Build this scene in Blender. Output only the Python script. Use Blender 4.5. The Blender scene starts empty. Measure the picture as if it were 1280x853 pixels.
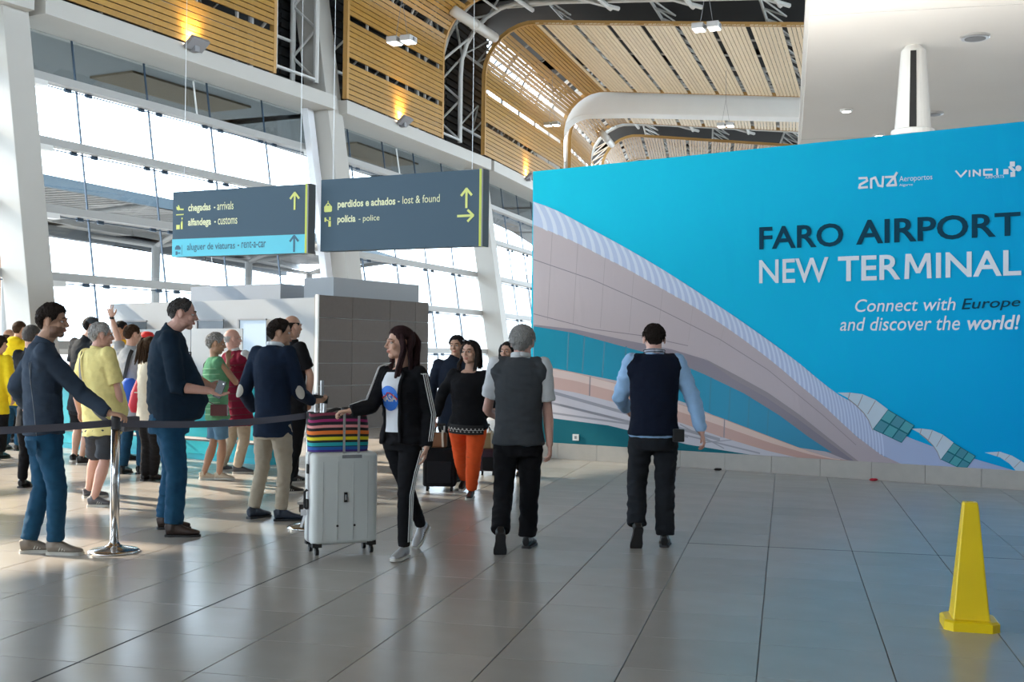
import bpy, bmesh, math, random
import numpy as np
from mathutils import Vector, Matrix, noise

# ------------------------------------------------------------------ camera
F_PX, PITCH, ROLL, CAM_H = 1436.0, 0.0115, 0.0116, 1.5
sc = bpy.context.scene
COL = sc.collection
fw = Vector((0, math.cos(PITCH), math.sin(PITCH)))
rt0 = Vector((1, 0, 0)); up0 = rt0.cross(fw)
rt = rt0 * math.cos(ROLL) + up0 * math.sin(ROLL)
upv = -rt0 * math.sin(ROLL) + up0 * math.cos(ROLL)
cam_d = bpy.data.cameras.new('camera'); cam = bpy.data.objects.new('camera', cam_d)
COL.objects.link(cam); sc.camera = cam
cam_d.sensor_width = 36.0; cam_d.lens = 36.0 * F_PX / 1280.0
cam_d.clip_start = 0.1; cam_d.clip_end = 800
cam.matrix_world = Matrix(((rt.x, upv.x, -fw.x, 0), (rt.y, upv.y, -fw.y, 0), (rt.z, upv.z, -fw.z, CAM_H), (0, 0, 0, 1)))

# ------------------------------------------------------------------ light
sc.view_settings.view_transform = 'Standard'; sc.view_settings.look = 'None'
sc.view_settings.gamma = 1.0; sc.view_settings.use_curve_mapping = False
sc.view_settings.exposure = 0.62
world = bpy.data.worlds.new('sky'); sc.world = world; world.use_nodes = True
bg = world.node_tree.nodes['Background']
bg.inputs[0].default_value = (0.72, 0.87, 1.0, 1); bg.inputs[1].default_value = 5.2
sun_d = bpy.data.lights.new('sun', 'SUN'); sun_d.energy = 9.5; sun_d.angle = math.radians(0.8)
sun_d.color = (1.0, 0.83, 0.62)
sun = bpy.data.objects.new('sun', sun_d); COL.objects.link(sun)
sun.rotation_euler = Vector((14.7, -6.4, -8.6)).to_track_quat('-Z', 'Y').to_euler()
sc.cycles.use_denoising = True
sc.cycles.max_bounces = 8; sc.cycles.diffuse_bounces = 5; sc.cycles.glossy_bounces = 4
sc.cycles.transparent_max_bounces = 16
sc.cycles.sample_clamp_indirect = 8.0
random.seed(7); RNG = np.random.RandomState(5)

# ------------------------------------------------------------------ pixel helpers (1280x853 frame)
def ray(x, y): return (fw * F_PX + rt * (x - 640) + upv * (426.5 - y))
def at(x, y, Y):
    r = ray(x, y); t = Y / r.y; return Vector((r.x * t, Y, CAM_H + r.z * t))
def ground(x, y, z=0.0):
    r = ray(x, y); t = (z - CAM_H) / r.z; return Vector((r.x * t, r.y * t, z))
def onplane(x, y, p0, n):
    r = ray(x, y); t = (p0 - Vector((0, 0, CAM_H))).dot(n) / r.dot(n); return Vector((0, 0, CAM_H)) + r * t

# ------------------------------------------------------------------ materials
MATS = {}
def mat(name, col, rough=0.6, metal=0.0, nscale=0.0, namt=0.0, bump=0.0, bscale=60.0, emit=0.0, spec=0.5, sheen=0.0,
        stretch=None, rnd=0.0, coat=0.0):
    if name in MATS: return MATS[name]
    m = bpy.data.materials.new(name); m.use_nodes = True; nt = m.node_tree; b = nt.nodes['Principled BSDF']
    c = (col[0], col[1], col[2], 1)
    b.inputs['Base Color'].default_value = c; b.inputs['Roughness'].default_value = rough
    b.inputs['Metallic'].default_value = metal; b.inputs['Specular IOR Level'].default_value = spec
    b.inputs['Coat Weight'].default_value = coat
    if sheen: b.inputs['Sheen Weight'].default_value = sheen; b.inputs['Sheen Roughness'].default_value = 0.5
    if emit: b.inputs['Emission Color'].default_value = c; b.inputs['Emission Strength'].default_value = emit
    tc = nt.nodes.new('ShaderNodeTexCoord'); src = tc.outputs['Object']
    if stretch:
        mp = nt.nodes.new('ShaderNodeMapping'); mp.inputs['Scale'].default_value = stretch
        nt.links.new(src, mp.inputs[0]); src = mp.outputs[0]
    last = None
    if nscale:
        n = nt.nodes.new('ShaderNodeTexNoise'); n.inputs['Scale'].default_value = nscale; n.inputs['Detail'].default_value = 5
        nt.links.new(src, n.inputs['Vector'])
        mx = nt.nodes.new('ShaderNodeMix'); mx.data_type = 'RGBA'
        mx.inputs[6].default_value = tuple(v * (1 - namt) for v in c[:3]) + (1,)
        mx.inputs[7].default_value = tuple(min(1, v * (1 + namt)) for v in c[:3]) + (1,)
        nt.links.new(n.outputs[0], mx.inputs[0]); last = mx.outputs[2]
    if rnd:
        oi = nt.nodes.new('ShaderNodeObjectInfo'); hs = nt.nodes.new('ShaderNodeHueSaturation')
        mr = nt.nodes.new('ShaderNodeMapRange'); mr.inputs[3].default_value = 1 - rnd; mr.inputs[4].default_value = 1 + rnd
        nt.links.new(oi.outputs['Random'], mr.inputs[0]); nt.links.new(mr.outputs[0], hs.inputs['Value'])
        if last: nt.links.new(last, hs.inputs['Color'])
        else: hs.inputs['Color'].default_value = c
        last = hs.outputs[0]
    if last: nt.links.new(last, b.inputs['Base Color'])
    if bump:
        n2 = nt.nodes.new('ShaderNodeTexNoise'); n2.inputs['Scale'].default_value = bscale; n2.inputs['Detail'].default_value = 3
        nt.links.new(src, n2.inputs['Vector'])
        bp = nt.nodes.new('ShaderNodeBump'); bp.inputs['Strength'].default_value = bump; bp.inputs['Distance'].default_value = 0.02
        nt.links.new(n2.outputs[0], bp.inputs['Height']); nt.links.new(bp.outputs[0], b.inputs['Normal'])
    MATS[name] = m; return m

def glass_mat(name, tint, refl=1.0, extra=0.0):
    m = bpy.data.materials.new(name); m.use_nodes = True; nt = m.node_tree; nt.nodes.clear()
    out = nt.nodes.new('ShaderNodeOutputMaterial'); mx = nt.nodes.new('ShaderNodeMixShader')
    tr = nt.nodes.new('ShaderNodeBsdfTransparent'); gl = nt.nodes.new('ShaderNodeBsdfGlossy')
    lw = nt.nodes.new('ShaderNodeLayerWeight'); pw = nt.nodes.new('ShaderNodeMath'); pw.operation = 'POWER'; pw.inputs[1].default_value = 5
    fr = nt.nodes.new('ShaderNodeMath'); fr.operation = 'MULTIPLY_ADD'; fr.inputs[1].default_value = .6; fr.inputs[2].default_value = .04
    nt.links.new(lw.outputs['Facing'], pw.inputs[0]); nt.links.new(pw.outputs[0], fr.inputs[0])
    tr.inputs[0].default_value = tint + (1,); gl.inputs['Roughness'].default_value = 0.02
    gl.inputs['Color'].default_value = (refl, refl, refl, 1)
    nt.links.new(fr.outputs[0], mx.inputs[0]); nt.links.new(tr.outputs[0], mx.inputs[1]); nt.links.new(gl.outputs[0], mx.inputs[2])
    nt.links.new(mx.outputs[0], out.inputs[0]); MATS[name] = m; return m

# ------------------------------------------------------------------ object helpers
ORG = {}
def empty(name, loc, label=None, cat=None, group=None, kind=None, parent=None):
    o = bpy.data.objects.new(name, None); COL.objects.link(o); o.empty_display_size = 0.1
    loc = Vector(loc); base = ORG.get(parent.name, Vector()) if parent else Vector()
    o.location = loc - base; ORG[o.name] = loc
    if parent: o.parent = parent
    tag(o, label, cat, group, kind); return o
def tag(o, label=None, cat=None, group=None, kind=None):
    if label: o['label'] = label
    if cat: o['category'] = cat
    if group: o['group'] = group
    if kind: o['kind'] = kind
    return o
def link(name, me, m=None, parent=None, origin=None, smooth=False, label=None, cat=None, group=None, kind=None):
    """mesh is in world space; it is moved so that its origin lies at the parent's base (or at origin)"""
    o = bpy.data.objects.new(name, me); COL.objects.link(o)
    if parent is not None:
        base = ORG.get(parent.name, Vector()); o.parent = parent; me.transform(Matrix.Translation(-base)); ORG[o.name] = base
    else:
        org = Vector(origin) if origin is not None else Vector((0, 0, 0))
        me.transform(Matrix.Translation(-org)); o.location = org; ORG[o.name] = org
    if m is not None:
        for q in (m if isinstance(m, (list, tuple)) else [m]): me.materials.append(q)
    if smooth:
        me.polygons.foreach_set('use_smooth', [True] * len(me.polygons))
    tag(o, label, cat, group, kind); return o

class MB:
    def __init__(s): s.v = []; s.f = []; s.mi = []; s.cur = 0
    def add(s, vs, fs):
        k = len(s.v); s.v += [tuple(v) for v in vs]; s.f += [tuple(k + i for i in f) for f in fs]; s.mi += [s.cur] * len(fs); return s
    def box(s, c, ax, ay, az):
        """centre and three half-axis vectors"""
        c = Vector(c); vs = [c + ax * i + ay * j + az * k for k in (-1, 1) for j in (-1, 1) for i in (-1, 1)]
        return s.add(vs, [(0, 2, 3, 1), (4, 5, 7, 6), (0, 1, 5, 4), (2, 6, 7, 3), (0, 4, 6, 2), (1, 3, 7, 5)])
    def hexa(s, p): return s.add(p, [(0, 3, 2, 1), (4, 5, 6, 7), (0, 1, 5, 4), (1, 2, 6, 5), (2, 3, 7, 6), (3, 0, 4, 7)])
    def tube(s, pts, r, n=8, cap=True, ref=None, rx=None, axis=None):
        """round or elliptic tube through pts; r number or list, rx the second radius"""
        pts = [Vector(p) for p in pts]; m = len(pts); r = r if isinstance(r, (list, tuple)) else [r] * m
        rx = rx if rx is not None else r; rx = rx if isinstance(rx, (list, tuple)) else [rx] * m
        rings = []; side = None
        for i, p in enumerate(pts):
            t = (pts[min(i + 1, m - 1)] - pts[max(i - 1, 0)]).normalized() if axis is None else axis
            if side is None:
                side = (Vector(ref) if ref is not None else (Vector((0, 0, 1)) if abs(t.z) < .9 else Vector((1, 0, 0))))
            side = (side - t * side.dot(t)); side = side.normalized() if side.length > 1e-6 else t.orthogonal().normalized()
            b = t.cross(side)
            rings.append([p + side * (r[i] * math.cos(a)) + b * (rx[i] * math.sin(a)) for a in (2 * math.pi * j / n for j in range(n))])
        vs = [q for g in rings for q in g]; fs = []
        for i in range(m - 1):
            for j in range(n):
                k = (j + 1) % n; fs.append((i * n + j, i * n + k, (i + 1) * n + k, (i + 1) * n + j))
        if cap: fs.append(tuple(range(n - 1, -1, -1))); fs.append(tuple((m - 1) * n + j for j in range(n)))
        return s.add(vs, fs)
    def prism(s, poly, d):
        """extrude polygon (world points) by vector d"""
        n = len(poly); vs = [Vector(p) for p in poly] + [Vector(p) + d for p in poly]
        return s.add(vs, [tuple(range(n - 1, -1, -1)), tuple(range(n, 2 * n))] + [(i, (i + 1) % n, n + (i + 1) % n, n + i) for i in range(n)])
    def lathe(s, c, prof, n=24, ax=Vector((0, 0, 1))):
        c = Vector(c); a = ax.orthogonal().normalized(); b = ax.cross(a); vs = []; m = len(prof)
        for r, h in prof: vs += [c + ax * h + a * (r * math.cos(t)) + b * (r * math.sin(t)) for t in (2 * math.pi * j / n for j in range(n))]
        fs = [(i * n + j, i * n + (j + 1) % n, (i + 1) * n + (j + 1) % n, (i + 1) * n + j) for i in range(m - 1) for j in range(n)]
        fs += [tuple(range(n - 1, -1, -1)), tuple((m - 1) * n + j for j in range(n))]
        return s.add(vs, fs)
    def ball(s, c, rx, ry, rz, R=None, nu=16, nv=10):
        c = Vector(c); R = R or Matrix.Identity(3); vs = [c + R @ Vector((0, 0, -rz))]
        for i in range(1, nv):
            a = math.pi * i / nv - math.pi / 2
            vs += [c + R @ Vector((rx * math.cos(a) * math.cos(t), ry * math.cos(a) * math.sin(t), rz * math.sin(a))) for t in (2 * math.pi * j / nu for j in range(nu))]
        vs.append(c + R @ Vector((0, 0, rz))); fs = [(0, 1 + (j + 1) % nu, 1 + j) for j in range(nu)]
        for i in range(nv - 2):
            fs += [(1 + i * nu + j, 1 + i * nu + (j + 1) % nu, 1 + (i + 1) * nu + (j + 1) % nu, 1 + (i + 1) * nu + j) for j in range(nu)]
        e = len(vs) - 1; fs += [(e, e - nu + j, e - nu + (j + 1) % nu) for j in range(nu)]
        return s.add(vs, fs)
    def mesh(s, name='mesh'):
        me = bpy.data.meshes.new(name); me.from_pydata(s.v, [], s.f); me.update()
        if any(s.mi): me.polygons.foreach_set('material_index', s.mi)
        return me
    def build(s, name, m=None, parent=None, origin=None, bevel=0.0, fix=False, **kw):
        me = s.mesh(name)
        if bevel or fix:
            bm = bmesh.new(); bm.from_mesh(me)
            bmesh.ops.recalc_face_normals(bm, faces=bm.faces)
            if bevel: bmesh.ops.bevel(bm, geom=bm.edges[:], offset=bevel, segments=2, affect='EDGES', profile=0.6, clamp_overlap=True)
            bm.to_mesh(me); bm.free()
        return link(name, me, m, parent, origin, **kw)

X, Yv, Z = Vector((1, 0, 0)), Vector((0, 1, 0)), Vector((0, 0, 1))
def xyz(p, z): return Vector((p.x, p.y, z))

# ------------------------------------------------------------------ floor: square porcelain tiles
TU, TV, TS = Vector((.9727, -.2322, 0)), Vector((.2322, .9727, 0)), 0.63268
def tile_pt(u, v):   # tile grid node -> world
    return TU * ((u - .1912) * TS) + TV * ((v + 8.7314) * TS)
M_tile = mat('floor_tile', (.40, .375, .35), rough=.24, nscale=3.0, namt=.10, rnd=.05, bump=.02, bscale=8, spec=.5)
M_grout = mat('grout', (.13, .12, .115), rough=.8)
M_dark = mat('dark_joint', (.012, .012, .012), rough=.7)
fl = MB().add([(-45, -14, -.012), (60, -14, -.012), (60, 95, -.012), (-45, 95, -.012)], [(0, 1, 2, 3)]).build('floor', M_grout, kind='structure')
def tile_box(mb, u, v, g=.0028):
    p = [tile_pt(u, v), tile_pt(u + 1, v), tile_pt(u + 1, v + 1), tile_pt(u, v + 1)]
    c = sum(p, Vector()) / 4; p = [q + (c - q).normalized() * g * 1.414 for q in p]
    ch = [q + (c - q).normalized() * .002 for q in p]
    vs = [xyz(q, -.011) for q in p] + [xyz(q, -.0012) for q in p] + [xyz(q, 0) for q in ch]
    mb.add(vs, [(8, 9, 10, 11)] + [(i, (i + 1) % 4, 4 + (i + 1) % 4, 4 + i) for i in range(4)] + [(4 + i, 4 + (i + 1) % 4, 8 + (i + 1) % 4, 8 + i) for i in range(4)])
tiles = []
for v in range(-3, 60):
    for u in range(-50, 46):
        c = tile_pt(u + .5, v + .5)
        if c.y < 1: continue
        x = 640 + F_PX * c.x / c.y; vis = -90 < x < 1370 and c.y > 4.9
        tiles.append((0 if vis else 1, c.y, u, v))
tiles.sort(); near = [t for t in tiles if t[0] == 0][:300]; nset = set((t[2], t[3]) for t in near)
proto = MB(); tile_box(proto, 0, 0); pm = proto.mesh('tile'); o0 = tile_pt(0, 0); pm.transform(Matrix.Translation(-o0)); pm.materials.append(M_tile)
for t in near:
    o = bpy.data.objects.new('tile', pm); COL.objects.link(o); o.parent = fl
    o.location = tile_pt(t[2], t[3]); o.location.z = 0
far = MB()
for v in range(-3, 120):
    for u in range(-64, 90):
        if (u, v) in nset: continue
        c = tile_pt(u + .5, v + .5)
        if c.y > 60 or c.x < -30 or c.x > 30 or c.y < 1: continue
        tile_box(far, u, v)
far.build('tile_field', M_tile, parent=fl, kind='stuff')
# wide dark movement joints
ej = MB()
for (a, b, w) in ((tile_pt(-5, -3), tile_pt(-5, 12), .006), (tile_pt(-1, 6), tile_pt(9, 6), .0045)):
    d = (b - a).normalized(); n = Vector((-d.y, d.x, 0)); ej.box((a + b) / 2 + Z * -.0004, d * ((b - a).length / 2), n * w, Z * .0012)
ej.build('movement_joint', M_dark, parent=fl)

# ------------------------------------------------------------------ curved, outward leaning facade laid out in bays
AZ = [40.5, 36.0, 31.5, 26.95, 22.0, 17.6, 13.5, 9.5, 6.0]      # azimuth of each bay, index = bay
LEN = [11.1, 11.1, 11.1, 10.7, 11.5, 11.1, 11.1, 11.1, 11.1]
D = [Vector((math.sin(math.radians(a)), math.cos(math.radians(a)), 0)) for a in AZ]
N = [Vector((-d.y, d.x, 0)) for d in D]     # outward (left)
P = [None] * 10; P[4] = Vector((-5.19, 33.92, 0))
for k in range(4, 9): P[k + 1] = P[k] + D[k] * LEN[k]
for k in range(3, -1, -1): P[k] = P[k + 1] - D[k] * LEN[k]
LEAN = .15
def Fp(k, s, l, z): return P[k] + D[k] * s + N[k] * l + Z * z
def gl_l(z): return LEAN * (z - 1.5)
M_white = mat('white_steel', (.74, .74, .72), rough=.45, nscale=2, namt=.03)
M_beige = mat('column_paint', (.47, .455, .42), rough=.5, nscale=1.5, namt=.04)
M_trans = mat('transom_shaded', (.40, .40, .39), rough=.5)  # white steel darkened, with the transoms' shade put into the colour
M_joint = mat('glazing_joint', (.02, .05, .09), rough=.4)
M_glass = glass_mat('pane_glass', (.97, .985, 1.0), .8)
M_glass_top = glass_mat('fritted_glass', (.62, .66, .68), .8)
M_soffit_out = mat('outer_soffit', (.22, .24, .25), rough=.7)
M_brown_out = mat('outer_brown_panel', (.17, .13, .08), rough=.7)
TR = [.12, 1.6, 3.07, 4.55, 6.05, 7.5]      # transom heights
TOPZ = 8.6
def bx(mb, k, s0, s1, la, lb, z0, z1, lean=False):
    """box in bay coordinates; with lean the l values follow the facade"""
    f = (lambda z: gl_l(z)) if lean else (lambda z: 0)
    p = [Fp(k, s0, la + f(z0), z0), Fp(k, s1, la + f(z0), z0), Fp(k, s1, lb + f(z0), z0), Fp(k, s0, lb + f(z0), z0),
         Fp(k, s0, la + f(z1), z1), Fp(k, s1, la + f(z1), z1), Fp(k, s1, lb + f(z1), z1), Fp(k, s0, lb + f(z1), z1)]
    mb.hexa(p)
for k in range(0, 9):
    w = MB(); bx(w, k, 0, LEN[k], -.12, .12, .0, .16, True)
    win = w.build('window_%d' % (k + 1), M_white, kind='structure', fix=True)
    ncol = 5; so = -.55 if k == 3 else 0; cw = (LEN[k] - so) / ncol
    zs = [.16] + TR[1:] + [TOPZ]
    for r in range(len(zs) - 1):
        for c in range(ncol):
            p = MB(); bx(p, k, so + c * cw + .012, so + (c + 1) * cw - .012, 0, .02, zs[r], zs[r + 1], True)
            if k >= 2 and k <= 6: p.build('pane', M_glass_top if r == len(zs) - 2 else M_glass, parent=win, fix=True)
    if k < 2 or k > 6:
        p = MB(); bx(p, k, 0, LEN[k], 0, .02, .16, TOPZ, True); p.build('glazing', M_glass, parent=win, fix=True)
    for zt in TR[1:]:
        p = MB(); bx(p, k, .1, LEN[k] - .1, -.30, -.06, zt - .1, zt + .08, True); p.build('transom', M_trans, parent=win, fix=True)
    for c in range(1, ncol):
        p = MB(); bx(p, k, so + c * cw - .014, so + c * cw + .014, -.012, .03, .16, TOPZ, True); p.build('mullion', M_joint, parent=win, fix=True)
    if 2 <= k <= 5:
        for zt in TR[1:]:
            p = MB()
            bx(p, k, .1, LEN[k] - .1, -.05, -.03, zt - .15, zt - .125, True)
            for c in range(0, ncol + 1):
                for q in (-.3, .3):
                    s = so + c * cw + q
                    if .2 < s < LEN[k] - .2: bx(p, k, s - .09, s + .09, -.07, -.02, zt - .18, zt - .1, True)
            p.build('glazing_bracket', M_joint, parent=win, fix=True)
    if k in (3, 4):       # blind rods hanging down inside the panes
        p = MB(); s = LEN[k] * (.52 if k == 3 else .47)
        p.tube([Fp(k, s, gl_l(8.6) - .12, 8.5), Fp(k, s, gl_l(7.5) - .12, 7.5)], .022, 6)
        p.tube([Fp(k, s + .02, gl_l(7.5) - .1, 7.5), Fp(k, s + .02, gl_l(3) - .1, 3.0)], .008, 5); p.build('tension_rod', M_white, parent=win)
    # fascia beam with the deep soffit over the glass
    b = MB(); bx(b, k, -.1 if k != 4 else .2, LEN[k] - .35, -.15, 1.25, 8.6, 9.0); b.build('trim_%d' % (k + 1), M_beige, kind='structure', fix=True)
    if k > 2: b = MB(); bx(b, k, -.1, LEN[k] + .3, 1.27, 5.2, 8.62, 9.1); b.build('outer_soffit', M_soffit_out, parent=win, fix=True)
    if k in (3, 4):
        b = MB(); bx(b, k, 4.4, 9.0, 1.9, 3.4, 8.56, 8.615); b.build('soffit_panel', M_brown_out, parent=win, fix=True)

# columns: leaning box columns
def column(k, w, dpt, z1, name='column', off=0):
    c = MB(); q = [(-w / 2, -dpt), (w / 2, -dpt), (w / 2, 0), (-w / 2, 0)]
    f = lambda z: gl_l(z) - .22
    c.hexa([Fp(k, s + off, l + f(0), 0) for s, l in q] + [Fp(k, s + off, l + f(z1), z1) for s, l in q])
    return c
for k in range(0, 8):
    if k == 6: continue
    z1 = 12.6 if k in (3, 4) else 8.65
    o = column(k, .85 if k == 4 else .66, .72, z1, off={3: -.62, 5: -.5}.get(k, 0)).build('column', M_beige, kind='structure', fix=True, bevel=.015)
    p = MB()
    for zt in TR[1:]:
        bx(p, k, -.62, .62, -.30, -.07, zt - .22, zt - .1, True)
    p.build('bracket', M_white, parent=o, fix=True)
    if k == 4:   # slim white fin and seam panel beside the column
        p = MB(); f = gl_l(0)
        p.hexa([Fp(k, .55, -.5 + gl_l(2), 2), Fp(k, .95, -.5 + gl_l(2), 2), Fp(k, .95, -.1 + gl_l(2), 2), Fp(k, .55, -.1 + gl_l(2), 2),
                Fp(k, .6, -.5 + gl_l(9), 9), Fp(k, .66, -.5 + gl_l(9), 9), Fp(k, .66, -.3 + gl_l(9), 9), Fp(k, .6, -.3 + gl_l(9), 9)])
        p.build('fin', M_white, parent=o, fix=True)
        p = MB(); p.hexa([Fp(k, -.9, l, z) for z in (0,) for l in (-.3 - .22, -.22)] [:0] or
                [Fp(k, -.86, -.5 + gl_l(0), 0), Fp(k, -.52, -.5 + gl_l(0), 0), Fp(k, -.52, -.3 + gl_l(0), 0), Fp(k, -.86, -.3 + gl_l(0), 0),
                 Fp(k, -.86, -.5 + gl_l(8.6), 8.6), Fp(k, -.52, -.5 + gl_l(8.6), 8.6), Fp(k, -.52, -.3 + gl_l(8.6), 8.6), Fp(k, -.86, -.3 + gl_l(8.6), 8.6)])
        p.build('seam_panel', mat('seam_panel', (.78, .79, .82), rough=.5, bump=.2, bscale=30), parent=o, fix=True)

# profile of the timber lining: up the wall, round the corner, then slowly down across the hall
CEIL, RAD, SLOPE = 13.9, 1.9, -.085
def prof(t):
    """t metres along the lining -> (l, z, normal_l, normal_z); normal points into the hall"""
    z0 = 9.05; h = CEIL - RAD - z0
    if t < h: return (-.1, z0 + t, -1, 0)
    arc = RAD * math.pi / 2
    if t < h + arc:
        a = (t - h) / RAD; return (-.1 - RAD + RAD * math.cos(a), CEIL - RAD + RAD * math.sin(a), -math.cos(a), -math.sin(a))
    u = t - h - arc; return (-.1 - RAD - u, CEIL + u * SLOPE, 0, -1)
H_ARC = (CEIL - RAD - 9.05) + RAD * math.pi / 2
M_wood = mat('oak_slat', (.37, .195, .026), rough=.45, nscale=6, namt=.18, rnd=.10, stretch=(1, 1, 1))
M_wood_daylit = mat('daylit_slat', (.76, .62, .42), rough=.45, nscale=6, namt=.12, rnd=.06)  # paler copy of the oak, carrying the ceiling's stronger daylight in its colour
M_edge = mat('oak_edge', (.45, .25, .07), rough=.5)
M_deck = mat('roof_deck', (.012, .013, .014), rough=.8)
M_truss = mat('truss_steel', (.60, .60, .58), rough=.45)
PANEL = {0: (0, 6.6), 1: (0, 6.6), 2: (-.2, 6.9), 3: (0.0, 7.6), 4: (.2, 6.9), 5: (-1.2, 10.3), 6: (.7, 6.5), 7: (-.9, 6.5), 8: (-.9, 6.5)}
for k in range(0, 9):
    s0, s1 = PANEL[k]
    root = empty('timber_ceiling', Fp(k, 0, 0, 9.0), kind='structure')
    total = H_ARC + (17.0 if k > 2 else 22); pitch, gapn = .158, 7
    n = int(total / pitch); built = 0; rest = [MB(), MB()]
    for i in range(n):
        if i % 8 == 7: continue                      # every eighth slat is missing: the open gaps
        t = (i + .5) * pitch; l, z, nl, nz = prof(t)
        tl, tz = (nz, -nl)                           # tangent
        hw = .066; th = .022
        c0 = Fp(k, s0, l, z); c1 = Fp(k, s1, l, z)
        if k == 0: c0 = Fp(k, -8, l, z)
        T = N[k] * tl + Z * tz; Q = N[k] * nl + Z * nz
        segs = [(s0, s1)]
        if k in (3, 4) and i > 10 and i % 8 not in (0,): segs = [(s0, s1)]
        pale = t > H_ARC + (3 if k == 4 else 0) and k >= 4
        for (a, b) in segs:
            mb = MB() if (2 <= k <= 6) else rest[0]
            mb.box((Fp(k, a, l, z) + Fp(k, b, l, z)) / 2, D[k] * ((b - a) / 2), T * hw, Q * th)
            if 2 <= k <= 6 and built < 300:
                mb.build('slat', M_wood_daylit if pale else M_wood, parent=root); built += 1
    if rest[0].v: rest[0].build('slat_field', M_wood, parent=root, kind='stuff')
    # carrier rails behind the slats, curved edge boards at both ends
    m = MB()
    for s in (s0 + .06, s1 - .06):
        for j in range(60):
            a, b = prof(total * j / 60), prof(total * (j + 1) / 60)
            pa, pb = Fp(k, s, a[0], a[1]), Fp(k, s, b[0], b[1]); Q = N[k] * a[2] + Z * a[3]
            Q2 = N[k] * b[2] + Z * b[3]
            m.hexa([pa - D[k] * .06 + Q * .03, pa + D[k] * .06 + Q * .03, pa + D[k] * .06 - Q * .12, pa - D[k] * .06 - Q * .12,
                    pb - D[k] * .06 + Q2 * .03, pb + D[k] * .06 + Q2 * .03, pb + D[k] * .06 - Q2 * .12, pb - D[k] * .06 - Q2 * .12])
    m.build('edge_board', M_edge, parent=root, fix=True)
    m = MB()
    ns = 5
    for q in range(1, ns):
        s = s0 + (s1 - s0) * q / ns
        for j in range(40):
            a, b = prof(total * j / 40), prof(total * (j + 1) / 40)
            pa, pb = Fp(k, s, a[0], a[1]), Fp(k, s, b[0], b[1]); Q = N[k] * a[2] + Z * a[3]; Q2 = N[k] * b[2] + Z * b[3]
            m.hexa([pa - D[k] * .03 - Q * .03, pa + D[k] * .03 - Q * .03, pa + D[k] * .03 - Q * .10, pa - D[k] * .03 - Q * .10,
                    pb - D[k] * .03 - Q2 * .03, pb + D[k] * .03 - Q2 * .03, pb + D[k] * .03 - Q2 * .10, pb - D[k] * .03 - Q2 * .10])
    m.build('carrier_rail', mat('carrier', (.45, .43, .4), rough=.6), parent=root, fix=True)
    # steel trusses over the gap beside every column line and above the lining
    tr = MB()
    def pt(s, t, off):
        a = prof(t); return Fp(k, s, a[0], a[1]) - (N[k] * a[2] + Z * a[3]) * off
    smid = (s1 + .5, s1 + 2.4)
    for s in smid:
        pts = [pt(s, t, .45) for t in [x * .5 - .2 for x in range(1, 16)]] + [pt(s, t, .45) for t in range(8, int(total), 3)]
        tr.tube(pts, .085, 8)
        pts = [pt(s, t, 1.3) for t in [x * .5 - .2 for x in range(1, 16)]] + [pt(s, t, 1.3) for t in range(8, int(total), 3)]
        tr.tube(pts, .085, 8)
        for j, t in enumerate(np.arange(.4, total - 1.6, 1.5)):
            tr.tube([pt(s, t, .45), pt(s, t + .75, 1.3)], .045, 6); tr.tube([pt(s, t + .75, 1.3), pt(s, t + 1.5, .45)], .045, 6)
    for j, t in enumerate(np.arange(.4, total - 1.6, 2.4)):
        tr.tube([pt(smid[0], t, .45), pt(smid[1], t + (1.2 if j % 2 else 0), .45)], .05, 6)
        tr.tube([pt(smid[0], t + 1.2, 1.3), pt(smid[1], t + (0 if j % 2 else 1.2), 1.3)], .05, 6)
    for j, t in enumerate(np.arange(H_ARC + .3, total - 1.6, 1.5)):
        tr.tube([pt(s1 + .15, t, .22), pt(s1 + 2.9, t + (.9 if j % 2 else -.9) + .9, .30)], .085, 6); tr.tube([pt(s1 + .1, t + .5, .7), pt(s1 + 2.9, t + .5, .7)], .06, 6)
    for q_ in (.25, 1.45, 2.7): tr.tube([pt(s1 + q_, t, .5) for t in np.arange(H_ARC - .5, total, 2.0)], .05, 6)
    for t in (1.2, 3.6, 6.2, 10.2, 14.2):
        tr.tube([pt(s0 + .3, t, 1.1), pt(s1 - .3, t, 1.1)], .06, 6)
        for s in np.arange(s0 + .3, s1 - 1.5, 1.4): tr.tube([pt(s, t, 1.1), pt(s + .7, t + .9, .6)], .035, 5); tr.tube([pt(s + .7, t + .9, .6), pt(s + 1.4, t, 1.1)], .035, 5)
    tr.build('roof_truss', M_truss, parent=root)
    if k in (3, 4, 6):
        m = MB(); tp = H_ARC - RAD * .75; m.tube([pt(s1 - .7, tp, -.12), pt(s1 + 2.9, tp, -.12)], .19, 14); m.tube([pt(s1 + 1.0, tp, -.12), pt(s1 + 1.2, tp, -.12)], .21, 14)
        m.build('round_duct', mat('duct', (.62, .60, .56), rough=.4), parent=root, smooth=True)
    # roof deck and outer cladding that close the hall
    e0 = -8 if k == 0 else -.6
    dk = MB()
    zt = 15.6
    bx(dk, k, e0, LEN[k] + 1.2, -34, 1.9, zt, zt + .2)
    dk.build('roof', M_deck, parent=root, fix=True)
    dk = MB()
    for (a_, b_, top) in (((e0, 4.4, zt), (4.4, LEN[k] + .4, 12.0)) if k == 5 else ((e0, LEN[k] + .4, 12.0 if k > 5 else zt),)):
        bx(dk, k, a_, b_, 1.75, 1.9, 9.1, top)
        for q in np.arange(9.2, top, .28): bx(dk, k, a_, b_, 1.66, 1.76, q, q + .13)
    dk.build('cladding', M_deck, parent=root, fix=True)

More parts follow.
